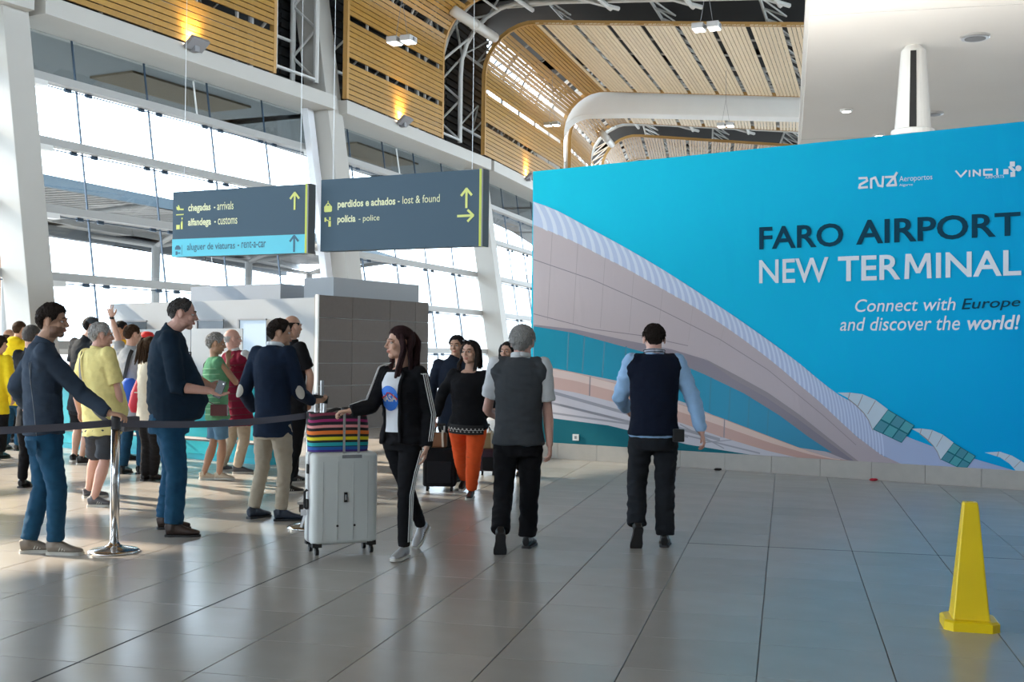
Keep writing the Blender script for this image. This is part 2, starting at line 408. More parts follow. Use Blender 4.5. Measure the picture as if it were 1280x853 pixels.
# white portal frame at column line 6: leaning leg, round corner, long beam
def portal(k):
    m = MB(); path = []
    for z in (0, 3, 6, 9, 11.0): path.append((gl_l(z) - .35 - (0 if z < 9 else .35), z, 1.05, -1, .12))
    pts = [(gl_l(z) - .7, z) for z in (0, 4, 8, 11.6)]
    a0 = pts[-1]; r = 1.9; cx = a0[0] - r
    for j in range(1, 9):
        a = j / 8 * math.pi / 2; pts.append((cx + r * math.cos(a), a0[1] + r * math.sin(a)))
    for u in (2, 5, 8, 11, 15, 20): pts.append((cx - u, a0[1] + r - u * .06))
    rings = []; nn = len(pts)
    for i, (l, z) in enumerate(pts):
        a = pts[max(i - 1, 0)]; b = pts[min(i + 1, nn - 1)]; t = Vector((b[0] - a[0], b[1] - a[1])).normalized(); nrm = Vector((t.y, -t.x))
        h = .5 if i < 3 else .58 if i < 12 else .5
        for (sx, sn) in ((-.55, -h), (.55, -h), (.55, h), (-.55, h)): rings.append(Fp(k, sx, l + nrm.x * sn, z + nrm.y * sn))
    fs = []
    for i in range(nn - 1):
        for j in range(4): fs.append((i * 4 + j, i * 4 + (j + 1) % 4, i * 4 + 4 + (j + 1) % 4, i * 4 + 4 + j))
    fs += [(3, 2, 1, 0), tuple(4 * nn - 4 + j for j in range(4))]
    m.add(rings, fs); return m
portal(6).build('column', M_white, kind='structure', fix=True, bevel=.05)

# flat white soffit over the right side of the hall
SL0 = Vector((.30, 0, 0)); cw_ = MB()
def slp(u, v, z): return SL0 + TU * u + TV * v + Z * z
M_plaster = mat('white_plaster', (.88, .865, .835), rough=.7, nscale=.8, namt=.02)
cw_.hexa([slp(0, -16, 6.5), slp(34, -16, 6.5), slp(34, 48, 6.5), slp(0, 48, 6.5), slp(0, -16, 8.2), slp(34, -16, 8.2), slp(34, 48, 8.2), slp(0, 48, 8.2)])
ceil = cw_.build('ceiling', M_plaster, kind='structure', fix=True)
for x in (990,):    # fine construction joint lines across the plaster
    j = MB()
    for v in (17.2, 27): j.box(slp(17, v, 6.4985), TU * 17, TV * .008, Z * .002)
    j.build('plaster_joint', mat('plaster_joint', (.6, .59, .57), rough=.8), parent=ceil)
j = MB(); j.box(slp(-.03, 16, 6.62), TU * .03, TV * 32, Z * .05); j.build('edge_rail', M_white, parent=ceil)
# unseen building shell behind and beside the camera, cut to shape the daylight
b = MB(); b.box((22.15, -.5, 4), X * .15, Yv * 13.5, Z * 4)
b.build('wall_right', M_plaster, kind='structure', fix=True)
b = MB(); b.box((4, -14, 4.0), X * 34, Yv * .15, Z * 4.0); b.build('wall_rear', M_plaster, kind='structure')
b = MB(); b.box((18, 94, 4), X * 34, Yv * .15, Z * 4); b.build('wall_far', M_plaster, kind='structure')
# ------------------------------------------------------------------ soffit column, downlights
root = empty('round_column', ground(1141, 0, 0) if False else at(1141, 170, 18.3).xy.to_3d(), kind='structure')
cb = Vector((at(1141, 170, 18.3).x, 18.3, 0)); root.location = cb; ORG[root.name] = cb
m = MB(); m.lathe(cb, [(.30, 0), (.30, 5.05)], 28); m.build('shaft', M_white, parent=root, smooth=False)
m = MB(); m.lathe(cb, [(.315, 5.05), (.335, 5.06), (.335, 5.14), (.315, 5.15)], 28); m.build('collar', M_white, parent=root)
m = MB(); m.lathe(cb, [(.28, 5.15), (.19, 6.42), (.12, 6.5)], 28); m.build('neck', M_white, parent=root)
m = MB(); fd = (Vector((0, 0, 0)) - cb).normalized(); sd = Vector((-fd.y, fd.x, 0))
m.hexa([cb + fd * .31 - sd * .055, cb + fd * .31 + sd * .055, cb + fd * .25 + sd * .055, cb + fd * .25 - sd * .055] +
       [cb + fd * .31 - sd * .055 + Z * 5.1, cb + fd * .31 + sd * .055 + Z * 5.1, cb + fd * .25 + sd * .055 + Z * 5.1, cb + fd * .25 - sd * .055 + Z * 5.1])
m.hexa([cb + fd * .295 - sd * .055 + Z * 5.1, cb + fd * .295 + sd * .055 + Z * 5.1, cb + fd * .2 + sd * .055 + Z * 5.1, cb + fd * .2 - sd * .055 + Z * 5.1] +
       [cb + fd * .21 - sd * .045 + Z * 6.38, cb + fd * .21 + sd * .045 + Z * 6.38, cb + fd * .12 + sd * .045 + Z * 6.38, cb + fd * .12 - sd * .045 + Z * 6.38])
m.build('recess', M_dark, parent=root, fix=True, label='dark vertical slot down the column front')
M_alu = mat('aluminium', (.6, .6, .6), rough=.3, metal=.8)
M_lamp = mat('lamp_glow', (1, .97, .9), emit=6.0)
M_grey = mat('grey_trim', (.22, .22, .23), rough=.5)
def soffit_pt(x, y): return ground(x, y, 6.5)
for (x, y, r, kind) in ((1219, 45, .20, 'g'), (1168, 141, .16, 'g'), (1058, 137, .11, 'l'), (1099, 168, .11, 'l')):
    p = soffit_pt(x, y); lab = {1219: 'large round grey ceiling fitting nearest the right picture edge', 1168: 'small grey round ceiling fitting right of the round column',
        1058: 'bright round downlight left of the round column', 1099: 'bright round downlight just above the banner edge'}[x]
    root = empty('ceiling_downlight', p, lab, 'downlight', 'round fittings in the white ceiling')
    m = MB(); m.lathe(p, [(r, -.045), (r + .02, -.03), (r + .02, .02)], 24); m.build('rim', M_alu if kind == 'g' else M_white, parent=root)
    m = MB(); m.lathe(p, [(r * .78, -.05), (r * .8, -.02)], 24); m.build('diffuser', M_grey if kind == 'g' else M_lamp, parent=root)

# ------------------------------------------------------------------ pendant lamps
def pendant(x, y, Y, w, lab, top):
    c = at(x, y, Y); root = empty('pendant_lamp', c, lab, 'lamp', 'square pendant lamps on long cables')
    d, n = D[4], N[4]
    m = MB(); m.box(c + n * w * .55, d * w * .55, n * w * .42, Z * .07); m.box(c - n * w * .55, d * w * .55, n * w * .42, Z * .07); m.build('housing', M_alu, parent=root, bevel=.012)
    m = MB(); m.box(c, d * w * .12, n * w * 1.05, Z * .03); m.build('bridge', M_grey, parent=root)
    for q in (-1, 1):
        m = MB(); m.box(c + n * w * .55 * q - Z * .075, d * w * .48, n * w * .35, Z * .008); m.build('diffuser', M_lamp, parent=root)
    for q in (-1, 1):
        m = MB(); m.tube([c + n * w * .5 * q, c + Z * 1.0], .006, 5); m.tube([c + Z * 1.0, xyz(c, top)], .007, 5) if q == 1 else None; m.build('cable', M_grey, parent=root)
pendant(502, 50, 27, .33, 'square twin pendant lamp before the ochre timber wall', 14.4)
pendant(883, 33, 27, .33, 'brightest pendant lamp under the open roof trusses', 13.8)
pendant(907, 156, 46, .33, 'small distant pendant lamp in front of the white beam', 13.0)
pendant(690, 155, 48, .33, 'small distant pendant lamp beside the white arch corner', 13.4)
# uplighting floods clipped on the fascia
def flood(k, s, lab, spot=True):
    c = Fp(k, s, -.32, 9.02); root = empty('flood_light', c, lab, 'floodlight', 'floodlights along the fascia beam')
    tl = (Z * .75 + N[k] * .66).normalized(); q = tl.cross(D[k]).normalized()
    m = MB(); m.box(c + q * 0, D[k] * .30, q * .18, tl * .05); m.build('housing', M_grey, parent=root, bevel=.01)
    m = MB(); m.box(c + tl * .052, D[k] * .26, q * .145, tl * .006); m.build('lens', mat('flood_glow', (1, .9, .7), emit=12.0), parent=root)
    m = MB(); m.box(c - Z * .12 + N[k] * .08, D[k] * .08, N[k] * .1, Z * .07); m.build('bracket', M_grey, parent=root)
    ld = bpy.data.lights.new('flood', 'SPOT'); ld.energy = 260; ld.color = (1, .72, .38); ld.spot_size = math.radians(120); ld.spot_blend = .8; ld.shadow_soft_size = .15
    lo = bpy.data.objects.new('flood', ld); COL.objects.link(lo); lo.parent = root; lo.location = tl * .14
    lo.rotation_euler = tl.to_track_quat('-Z', 'Y').to_euler()
flood(3, 4.3, 'grey floodlight on the beam above the near window bay')
flood(4, 3.6, 'grey floodlight on the beam above the second sign')
flood(5, 4.2, 'grey floodlight on the beam just left of the banner top')

# ------------------------------------------------------------------ outside: apron, canopy, railing
M_ground = mat('asphalt', (.34, .34, .34), rough=.9, nscale=.3, namt=.1)
MB().add([(-260, -60, -.06), (300, -60, -.06), (300, 400, -.06), (-260, 400, -.06)], [(0, 1, 2, 3)]).build('exterior_ground', M_ground, kind='structure')
M_can1 = mat('canopy_blue', (.07, .105, .13), rough=.6); M_can2 = mat('canopy_white', (.24, .25, .25), rough=.6); M_can3 = mat('canopy_grey', (.10, .115, .125), rough=.6)
root = empty('entrance_canopy', Fp(3, 5, 18, 0), 'long pale canopy roof outside the tall windows', 'canopy')
m = MB(); [bx(m, k, -.2, LEN[k] + 1.8, 14.9, 15.1, 7.6, 8.05) for k in range(3, 8)]; m.build('fascia', M_can1, parent=root, fix=True)
m = MB(); [bx(m, k, -.2, LEN[k] + 1.8, 15.1, 24, 7.9, 8.05) for k in range(3, 8)]; m.build('roof_sheet', M_can2, parent=root, fix=True)
m = MB()
for k in range(3, 8):
    for s in np.arange(0, LEN[k] + 1.8, .55): bx(m, k, s, s + .2, 15.2, 23.9, 7.78, 7.9)
m.build('rib', M_can2, parent=root, fix=True, kind='stuff')
m = MB(); [bx(m, k, -.2, LEN[k] + 2.4, 24, 24.5, 7.0, 7.55) for k in range(3, 8)]; m.build('edge_beam', M_can3, parent=root, fix=True)
m = MB(); [bx(m, k, -.2, LEN[k] + 2.4, 23.0, 24, 7.5, 8.0) for k in range(3, 8)]; m.build('gutter', M_can2, parent=root, fix=True)
for k in range(3, 8):
    m = MB()
    a = Fp(k, 4, 15.3, 7.7); b_ = Fp(k, 7, 20, 6.7); c_ = Fp(k, 10, 15.3, 7.7)
    m.tube([a, b_], .12, 8); m.tube([b_, c_], .12, 8); m.tube([b_, Fp(k, 7, 24, 7.3)], .12, 8); m.tube([Fp(k, 7, 20, 6.7), Fp(k, 7, 20, 0)], .22, 12); m.build('truss_post', M_can2, parent=root)
# railing outside the far bays and a far off pavilion
root = empty('guard_railing', Fp(4, 8, 5, 0), 'thin dark metal railing outside behind the tiled kiosk', 'railing')
m = MB(); [m.tube([Fp(4, 4, 5, z), Fp(5, 11, 5, z)], .03, 6) for z in (.5, .8, 1.1)]; m.build('rail', M_grey, parent=root)
for j in range(14):
    k_, s_ = (4, 4 + j * 1.5) if j < 5 else (5, (j - 5) * 1.3); m = MB(); m.tube([Fp(k_, s_, 5, 0), Fp(k_, s_, 5, 1.15)], .035, 6); m.build('post', M_grey, parent=root)
c = at(556, 402, 110); root = empty('roadside_sign', xyz(c, 0), 'small red and blue sign far outside the glass', 'sign')
m = MB(); m.box(at(553, 397, 110), X * 1.6, Yv * .1, Z * .55); m.build('red_panel', mat('sign_red', (.75, .06, .06)), parent=root)
m = MB(); m.box(at(555, 402, 109.7), X * .9, Yv * .1, Z * .45); m.build('blue_panel', mat('sign_blue', (.05, .12, .6)), parent=root)
m = MB(); m.tube([xyz(at(553, 402, 110), 0), at(553, 400, 110)], .12, 6); m.build('post', M_grey, parent=root)
root = empty('hangar_building', xyz(at(10, 430, 120), 0), 'far orange brick hangar at the left window edge', 'building')
a = at(-60, 425, 120); b_ = at(9, 425, 120); m = MB(); m.hexa([xyz(a, 0), xyz(b_, 0), xyz(b_, 0) + Yv * 2, xyz(a, 0) + Yv * 2, at(-60, 310, 120), at(9, 300, 120), at(9, 300, 120) + Yv * 2, at(-60, 310, 120) + Yv * 2])
m.build('wall', mat('hangar_orange', (.16, .085, .05), rough=.8), parent=root, fix=True)
m = MB(); m.hexa([at(-60, 322, 119.8), at(10, 318, 119.8), at(10, 318, 122), at(-60, 322, 122), at(-60, 306, 119.8), at(10, 298, 119.8), at(10, 298, 122), at(-60, 306, 122)]); m.build('roof', M_can2, parent=root, fix=True)
c = ground(560, 447, -.06) if False else at(560, 452, 95)
root = empty('glass_pavilion', xyz(at(570, 440, 95), 0), 'low vaulted pavilion far outside behind the walkers', 'building')
m = MB(); pts = [at(534 + 10 * i, 437 - 16 * math.sin(math.pi * (i + .5) / 8.5), 95) for i in range(9)]; m.tube(pts, .35, 6); m.build('arched_roof', M_can3, parent=root)
m = MB(); m.hexa([xyz(at(534, 452, 95), -.05), xyz(at(618, 452, 95), -.05), xyz(at(618, 452, 99), -.05), xyz(at(534, 452, 99), -.05), at(534, 438, 95), at(618, 438, 95), at(618, 438, 99), at(534, 438, 99)]); m.build('wall', M_can1, parent=root, fix=True)

# ------------------------------------------------------------------ banner wall with its printed image (flat print, cut from thin sheets)
B0 = Vector((.6, 16.65, 0)); BD = Vector((5.3, -3.4, 0)).normalized(); BN = Vector((BD.y, -BD.x, 0))
if BN.y > 0: BN = -BN
KH = .22
bp0 = B0 - BN * .03
def bpt(x, y, off=0.0): return onplane(x, y, bp0 + BN * off, BN)
def flat(mb, pts, off): mb.add([bpt(x, y, off) for x, y in pts], [tuple(range(len(pts)))])
root = empty('banner_wall', B0, 'huge cyan printed airport banner standing on a stone plinth', 'banner')
BANNER = root
tl_ = bpt(666, 214.5); s_r = 8.2
bl_ = xyz(tl_, KH); zl = tl_.z; tr_ = bpt(1280, 151); zr = tr_.z + (tr_.z - tl_.z) * .12
Rr = bl_ + BD * s_r; wl = BD.dot(tl_ - bp0)
m = MB(); m.hexa([xyz(bl_, .0) - BN * .35, xyz(Rr, .0) - BN * .35, xyz(Rr, .0) - BN * .02, xyz(bl_, .0) - BN * .02, xyz(bl_, zl - .02) - BN * .35, xyz(Rr, zr - .02) - BN * .35, xyz(Rr, zr - .02) - BN * .02, xyz(bl_, zl - .02) - BN * .02])
m.build('backing', M_plaster, parent=root, fix=True)
def print_mat(name, c1, c2=None, axis=None, rough=.45, wr=.35):
    """two-tone print with a soft wrinkle relief; axis = world vector and range for the printed gradient"""
    m = mat(name, c1, rough=.8, spec=.12); nt = m.node_tree; b = nt.nodes['Principled BSDF']
    g = nt.nodes.new('ShaderNodeNewGeometry')
    if c2:
        v, a0, a1 = axis; dp = nt.nodes.new('ShaderNodeVectorMath'); dp.operation = 'DOT_PRODUCT'; dp.inputs[1].default_value = v
        mr = nt.nodes.new('ShaderNodeMapRange'); mr.inputs[1].default_value = a0; mr.inputs[2].default_value = a1
        mx = nt.nodes.new('ShaderNodeMix'); mx.data_type = 'RGBA'; mx.inputs[6].default_value = c1 + (1,); mx.inputs[7].default_value = c2 + (1,)
        nt.links.new(g.outputs['Position'], dp.inputs[0]); nt.links.new(dp.outputs['Value'], mr.inputs[0]); nt.links.new(mr.outputs[0], mx.inputs[0]); nt.links.new(mx.outputs[2], b.inputs['Base Color'])
    mp = nt.nodes.new('ShaderNodeMapping'); mp.inputs['Scale'].default_value = (1.1, 1.1, .35)
    n = nt.nodes.new('ShaderNodeTexNoise'); n.inputs['Scale'].default_value = 2.2; n.inputs['Detail'].default_value = 3; n.inputs['Distortion'].default_value = .5
    bm_ = nt.nodes.new('ShaderNodeBump'); bm_.inputs['Strength'].default_value = wr; bm_.inputs['Distance'].default_value = .06
    nt.links.new(g.outputs['Position'], mp.inputs[0]); nt.links.new(mp.outputs[0], n.inputs['Vector']); nt.links.new(n.outputs[0], bm_.inputs['Height']); nt.links.new(bm_.outputs[0], b.inputs['Normal'])
    return m
bdt = tuple(BD); s_a = BD.dot(bpt(666, 300)); s_b = BD.dot(bpt(1280, 300))
M_cyan = print_mat('print_sky', (.015, .68, .88), (.0, .36, .72), ((BD.x * .85, BD.y * .85, -.55), s_a * .85 - 2.1, s_b * .85 - .4))
m = MB()   # vinyl sheet with gentle real waves
nx, nz = 90, 44; vs = []
for i in range(nx + 1):
    for j in range(nz + 1):
        u = i / nx; v = j / nz; p = bl_ + BD * (s_r * u); zt_ = zl + (zr - zl) * u; z = KH + .0 + (zt_ - KH) * v
        e = min(1, 6 * v, 12 * (1 - v) + .15)
        vs.append(xyz(p, z) + BN * (.004 * e * noise.noise(Vector((u * 16, v * 5, 0))) - .006))
m.add(vs, [(i * (nz + 1) + j, (i + 1) * (nz + 1) + j, (i + 1) * (nz + 1) + j + 1, i * (nz + 1) + j + 1) for i in range(nx) for j in range(nz)])
m.build('vinyl_sheet', M_cyan, parent=root, smooth=True)
# printed terminal building --- colour fields
M_roofp = print_mat('print_lilac', (.62, .70, .88), (.33, .40, .62), (bdt, s_a, s_b), wr=.25)
M_rib = print_mat('print_rib_light', (.80, .86, .97), (.45, .53, .75), (bdt, s_a, s_b), wr=.25)
M_body = print_mat('print_pink_grey', (.62, .53, .53), (.36, .31, .36), (bdt, s_a, s_b), wr=.6)
M_body2 = print_mat('print_under_grey', (.36, .31, .35), (.17, .16, .20), (bdt, s_a, s_b), wr=.3)
M_teal = print_mat('print_teal_glass', (.02, .34, .48), (.07, .20, .36), (bdt, s_a, s_b), wr=.2)
M_teald = print_mat('print_teal_dark', (.01, .13, .17), None, None, wr=.2)
M_pipe = print_mat('print_pipe', (.66, .45, .40), (.38, .22, .19), (bdt, s_a, s_b), wr=.2)
M_pipel = print_mat('print_pipe_light', (.78, .62, .57), (.55, .38, .33), (bdt, s_a, s_b), wr=.2)
M_pave = print_mat('print_pale_struts', (.60, .57, .62), (.42, .42, .48), (bdt, s_a, s_b), wr=.3)
M_line = print_mat('print_line', (.30, .26, .28), None, None, wr=.2)
M_pod = print_mat('print_pod', (.52, .62, .72), None, None, wr=.2)
def sheet(name, mm, pts, off):
    m = MB(); flat(m, pts, off); o = m.build(name, mm, parent=root); return o
# outline of the roof crest and of the underside
crest = [(666, 252), (690, 260), (715, 273), (740, 287), (770, 303), (800, 320), (830, 338), (860, 357), (890, 377), (920, 397), (950, 418), (975, 436), (1000, 455), (1020, 472), (1045, 492), (1065, 503), (1090, 520), (1130, 545), (1170, 560), (1215, 573), (1280, 592)]
lower = [(666, 281), (690, 290), (720, 303), (750, 319), (780, 334), (810, 351), (840, 368), (870, 385), (900, 404), (930, 425), (955, 444), (980, 464), (1000, 482), (1022, 500), (1045, 522), (1070, 545), (1100, 568), (1128, 581)]
kerb_y = lambda x: 554.3 + (x - 692) * (590.8 - 554.3) / (1280 - 692)
def interp(poly, x):
    for a, b in zip(poly, poly[1:]):
        if a[0] <= x <= b[0]: return a[1] + (b[1] - a[1]) * (x - a[0]) / (b[0] - a[0])
    return poly[-1][1]
def band(mm, name, up, lo, off, x0, x1, n=40):
    m = MB(); xs = [x0 + (x1 - x0) * i / n for i in range(n + 1)]
    vs = [bpt(x, interp(up, x), off) for x in xs] + [bpt(x, max(interp(lo, x), interp(up, x) + .01), off) for x in xs]
    m.add(vs, [(i, i + 1, n + 2 + i, n + 1 + i) for i in range(n)]); return m.build(name, mm, parent=root)
kl = [(660, kerb_y(660)), (1290, kerb_y(1290))]
band(M_body, 'printed_facade', lower, kl, .002, 666.5, 1128)
band(M_roofp, 'printed_roof', crest, [(a, b) for a, b in lower] + [(1280, 592)], .003, 666.5, 1279)
# ribs on the printed roof: bowed light strips that get denser to the right
m = MB(); x = 667.0; i = 0
while x < 1100:
    st = max(4.2, 13 - (x - 667) * .022); w = st * .42
    yt = interp(crest, x); xb = x + 12 * max(.5, 1 - (x - 667) / 600); yb = min(interp(lower, xb), kerb_y(xb))
    L = []; R_ = []
    for q in range(7):
        t = q / 6; bow = math.sin(t * math.pi / 2) * (xb - x); yy = yt + (yb - yt) * t
        L.append((x + bow, yy + .4)); R_.append((x + bow + w, min(yy + .4 + w * .55, kerb_y(xb))))
    if x + w + 14 < 1120: m.add([bpt(a, b, .0045) for a, b in L] + [bpt(a, b, .0045) for a, b in R_], [(q, q + 1, 8 + q, 7 + q) for q in range(6)])
    x += st; i += 1
m.build('printed_ribs', M_rib, parent=root, kind='stuff')
# underside: dark soffit wedge, teal glass, pipe, struts
sheet('printed_soffit', M_body2, [(667, 406), (720, 412), (780, 425), (840, 437), (880, 449), (920, 470), (960, 492), (1000, 520), (1040, 552), (1073, 577), (1060, 576), (1020, 560), (960, 535), (900, 505), (840, 478), (770, 458), (667, 430)], .004)
sheet('printed_soffit_edge', M_line, [(880, 448), (920, 469), (960, 491), (1000, 519), (1040, 551), (1074, 577.5), (1068, 577), (1036, 553), (996, 523), (956, 496), (916, 474)], .005)
sheet('printed_glazing', M_teal, [(667, 408), (715, 416), (770, 431), (830, 447), (880, 468), (930, 492), (975, 520), (1010, 546), (1040, 566), (1000, 560), (940, 541), (860, 505), (780, 478), (700, 462), (667, 456)], .0055)
for (x0, y0, x1, y1) in ((710, 416, 708, 464), (730, 420, 727, 466), (755, 427, 752, 472), (782, 433, 778, 478), (888, 472, 886, 516), (912, 484, 910, 528), (936, 496, 934, 538), (960, 511, 958, 546)):
    sheet('printed_mullion', mat('print_mullion', (.02, .22, .33), rough=.4), [(x0, y0), (x0 + 1.6, y0), (x1 + 1.6, y1), (x1, y1)], .0062)
sheet('printed_struts', M_pave, [(667, 470), (760, 490), (860, 520), (960, 551), (1030, kerb_y(1030) - .5), (900, kerb_y(900) - .5), (760, kerb_y(760) - .5), (667, kerb_y(667) - .5)], .004)
sheet('printed_dark_glass', M_teald, [(667, 520), (760, 532), (860, 556), (940, kerb_y(940) - .6), (800, kerb_y(800) - .6), (667, kerb_y(667) - .6)], .0055)
for (a, b, c, d, w) in ((667, 482, 900, 548, 5), (667, 497, 860, 545, 3.5), (700, 505, 950, 566, 2.5), (850, 530, 905, 560, 2), (900, 545, 990, 562, 2), (880, 553, 960, 545, 1.6), (667, 512, 800, 531, 3)):
    sheet('printed_strut', mat('print_strut', (.30, .29, .33), rough=.5), [(a, b), (c, d), (c, d + w * .8), (a, b + w * .8)], .0065)
pipe_t = [(667, 456), (720, 466), (780, 482), (840, 502), (900, 522), (960, 545), (1010, 564), (1040, 573), (1070, 577)]
pipe_b = [(667, 482), (720, 491), (780, 506), (840, 525), (900, 546), (960, 564), (1000, 573), (1040, 576), (1070, 577.2)]
band(M_pipe, 'printed_pipe', pipe_t, pipe_b, .007, 667, 1069)
pm_ = [(a, b + (c - b) * .42) for (a, b), (_, c) in zip(pipe_t, pipe_b)]
band(M_pipel, 'printed_pipe_highlight', [(a, b + .1 * (c - b)) for (a, b), (_, c) in zip(pipe_t, pm_)], pm_, .0078, 667, 1050)
for x in (737, 905): sheet('printed_pipe_seam', M_line, [(x, interp(pipe_t, x)), (x + 1.4, interp(pipe_t, x) + .5), (x + .6, interp(pipe_b, x)), (x - .9, interp(pipe_b, x))], .0085)
for (pts, w) in (([(667, 324), (740, 349), (820, 384), (900, 424), (960, 462), (1030, 520), (1070, 556)], 1.1), ([(667, 392), (740, 411), (800, 419), (860, 432)], 1.0)):
    for a, b in zip(pts, pts[1:]): sheet('printed_seam', M_line, [a, b, (b[0], b[1] + w), (a[0], a[1] + w)], .0035)
for x in (690, 722, 756, 792, 828, 866, 905, 940): sheet('printed_seam', mat('print_seam', (.45, .38, .38), rough=.5), [(x, interp(lower, x) + 1), (x + .7, interp(lower, x) + 1), (x - 6 + .7, min(400 + (x - 690) * .15, 445)), (x - 6, min(400 + (x - 690) * .15, 445))], .0034)
# the three roof pods at the right
def pod(o, s):
    dx, dy = o
    f = lambda pts: [(1047 + dx + (x - 1047) * s, 491 + dy + (y - 491) * s) for x, y in pts]
    sheet('printed_pod_roof', M_pod, f([(1047, 491), (1062, 491), (1078, 493), (1094, 500), (1110, 512), (1091, 537), (1086, 525), (1080, 516), (1070, 506), (1060, 498)]), .006)
    for a, b in (((1062, 491), (1060, 498)), ((1078, 494), (1072, 508)), ((1094, 501), (1084, 518))):
        sheet('printed_pod_seam', M_line, f([a, (a[0] + 1, a[1]), (b[0] + 1, b[1]), b]), .0068)
    for a, b in zip([(1060, 498), (1070, 506), (1080, 516), (1086, 525), (1091, 537)], [(1070, 506), (1080, 516), (1086, 525), (1091, 537), (1091, 538)]):
        sheet('printed_pod_seam', M_line, f([a, b, (b[0] - .4, b[1] + 1.2), (a[0] - .4, a[1] + 1.2)]), .007)
    sheet('printed_pod_glass', M_teald, f([(1110, 512), (1143, 532), (1127, 554), (1091, 537)]), .0072)
    for q in (0, 1, 2):
        for r in (0, 1):
            u0, u1 = q / 3 + .02, (q + 1) / 3 - .02; v0, v1 = r / 2 + .03, (r + 1) / 2 - .03
            L = lambda u, v: (1110 + 33 * u - 19 * v + 3 * u * v, 512 + 20 * u + 25 * v - 3 * u * v)
            sheet('printed_pod_pane', mat('print_pane%d' % ((q + r) % 2), ((.03, .30, .36), (.02, .22, .30))[(q + r) % 2], rough=.4), f([L(u0, v0), L(u1, v0), L(u1, v1), L(u0, v1)]), .0078)
pod((0, 0), 1.0); pod((92, 45), .84)
sheet('printed_pod_roof', M_pod, [(1231, 566), (1250, 565), (1265, 570), (1282, 580), (1282, 591), (1270, 589), (1262, 580), (1250, 572)], .006)
for a, b in (((1248, 565), (1246, 571)), ((1262, 569), (1256, 575)), ((1276, 576), (1267, 585))): sheet('printed_pod_seam', M_line, [a, (a[0] + 1, a[1]), (b[0] + 1, b[1]), b], .0068)

# lettering
def text_mesh(body, size, bold=0.0, shear=0.0, space=1.0):
    cu = bpy.data.curves.new('t', 'FONT'); cu.body = body; cu.size = size; cu.offset = bold; cu.shear = shear; cu.space_character = space
    cu.resolution_u = 4; cu.extrude = 0; o = bpy.data.objects.new('t', cu); COL.objects.link(o)
    dg = bpy.context.evaluated_depsgraph_get(); me = bpy.data.meshes.new_from_object(o.evaluated_get(dg))
    bpy.data.objects.remove(o); me.polygons.foreach_set('use_smooth', [False] * len(me.polygons)); return me
def put_text(name, body, quad, mm, parent, bold=0.0, shear=0.0, lab=None, space=1.0):
    """fit the text's box into the quad (bl, br, tr, tl world points)"""
    me = text_mesh(body, 1.0, bold, shear, space); n = len(me.vertices); co = np.zeros(n * 3); me.vertices.foreach_get('co', co); co = co.reshape(-1, 3)
    mn, mxx = co.min(0), co.max(0); u = (co[:, 0] - mn[0]) / (mxx[0] - mn[0]); v = (co[:, 1] - mn[1]) / (mxx[1] - mn[1])
    q = [np.array(p) for p in quad]
    out = (1 - u)[:, None] * (1 - v)[:, None] * q[0] + u[:, None] * (1 - v)[:, None] * q[1] + u[:, None] * v[:, None] * q[2] + (1 - u)[:, None] * v[:, None] * q[3]
    me.vertices.foreach_set('co', out.ravel()); me.update()
    return link(name, me, mm, parent, label=lab)
def btext(body, x0, yb0, x1, yb1, yt1, yt0, mm, off=.006, **k):
    put_text('printed_lettering', body, [bpt(x0, yb0, off), bpt(x1, yb1, off), bpt(x1, yt1, off), bpt(x0, yt0, off)], mm, BANNER, **k)
M_navy = mat('print_navy', (.008, .060, .105), rough=.8, spec=.1); M_whitep = mat('print_white', (.80, .84, .90), rough=.8, spec=.1)
btext('FARO', 949, 312.5, 1054, 307.8, 278.5, 284, M_navy, bold=.018, lab='dark navy word FARO')
btext('AIRPORT', 1070, 306.5, 1275.5, 294.5, 264.5, 275.5, M_navy, bold=.018, lab='dark navy word AIRPORT')
btext('NEW', 949, 354.5, 1035.5, 353, 321.5, 325.5, M_whitep, bold=.01, lab='white word NEW')
btext('TER', 1047.5, 352, 1125.6, 349.3, 318, 321, M_whitep, bold=.016, lab='white letters TER of TERMINAL')
yb_ = lambda x: 352 - (x - 1047) * 8 / 229.5
yt_ = lambda x: 321 - (x - 1047) * 9 / 229.5
mm_ = MB(); q_ = lambda u, v: (1130.5 + 34 * u, yb_(1130.5 + 34 * u) * (1 - v) + yt_(1130.5 + 34 * u) * v)
for pl_ in ([(0, 0), (.17, 0), (.20, 1), (.04, 1)], [(.83, 0), (1, 0), (.96, 1), (.80, 1)], [(.06, 1), (.24, 1), (.58, .22), (.42, .22)], [(.94, 1), (.76, 1), (.42, .22), (.58, .22)]): flat(mm_, [q_(*p) for p in pl_], .006 + .0001 * len(mm_.f))
mm_.build('printed_lettering', M_whitep, parent=BANNER, label='white letter M of TERMINAL')
btext('INAL', 1170, 347.7, 1276.5, 344, 312, 316, M_whitep, bold=.016, lab='white letters INAL of TERMINAL')
btext('Connect with', 1069, 390.3, 1194.5, 388, 371.5, 374.5, M_whitep, shear=.2, bold=.004)
btext('Europe', 1202, 391.5, 1275.5, 386.5, 371.5, 373.5, M_navy, shear=.2, bold=.006)
btext('and discover the', 1050, 413.8, 1200, 413, 394.5, 397.5, M_whitep, shear=.2, bold=.004)
btext('world!', 1209, 413, 1275, 412, 393.5, 394.5, M_whitep, shear=.2, bold=.018)
btext('Aeroportos', 1124, 229.5, 1165.5, 226.3, 217.5, 220.3, M_whitep)
btext('Algarve', 1124, 234, 1141, 233, 229, 230, M_whitep)
btext('AIRPORTS', 1231, 223.8, 1255, 222.2, 218.6, 220.3, M_whitep)
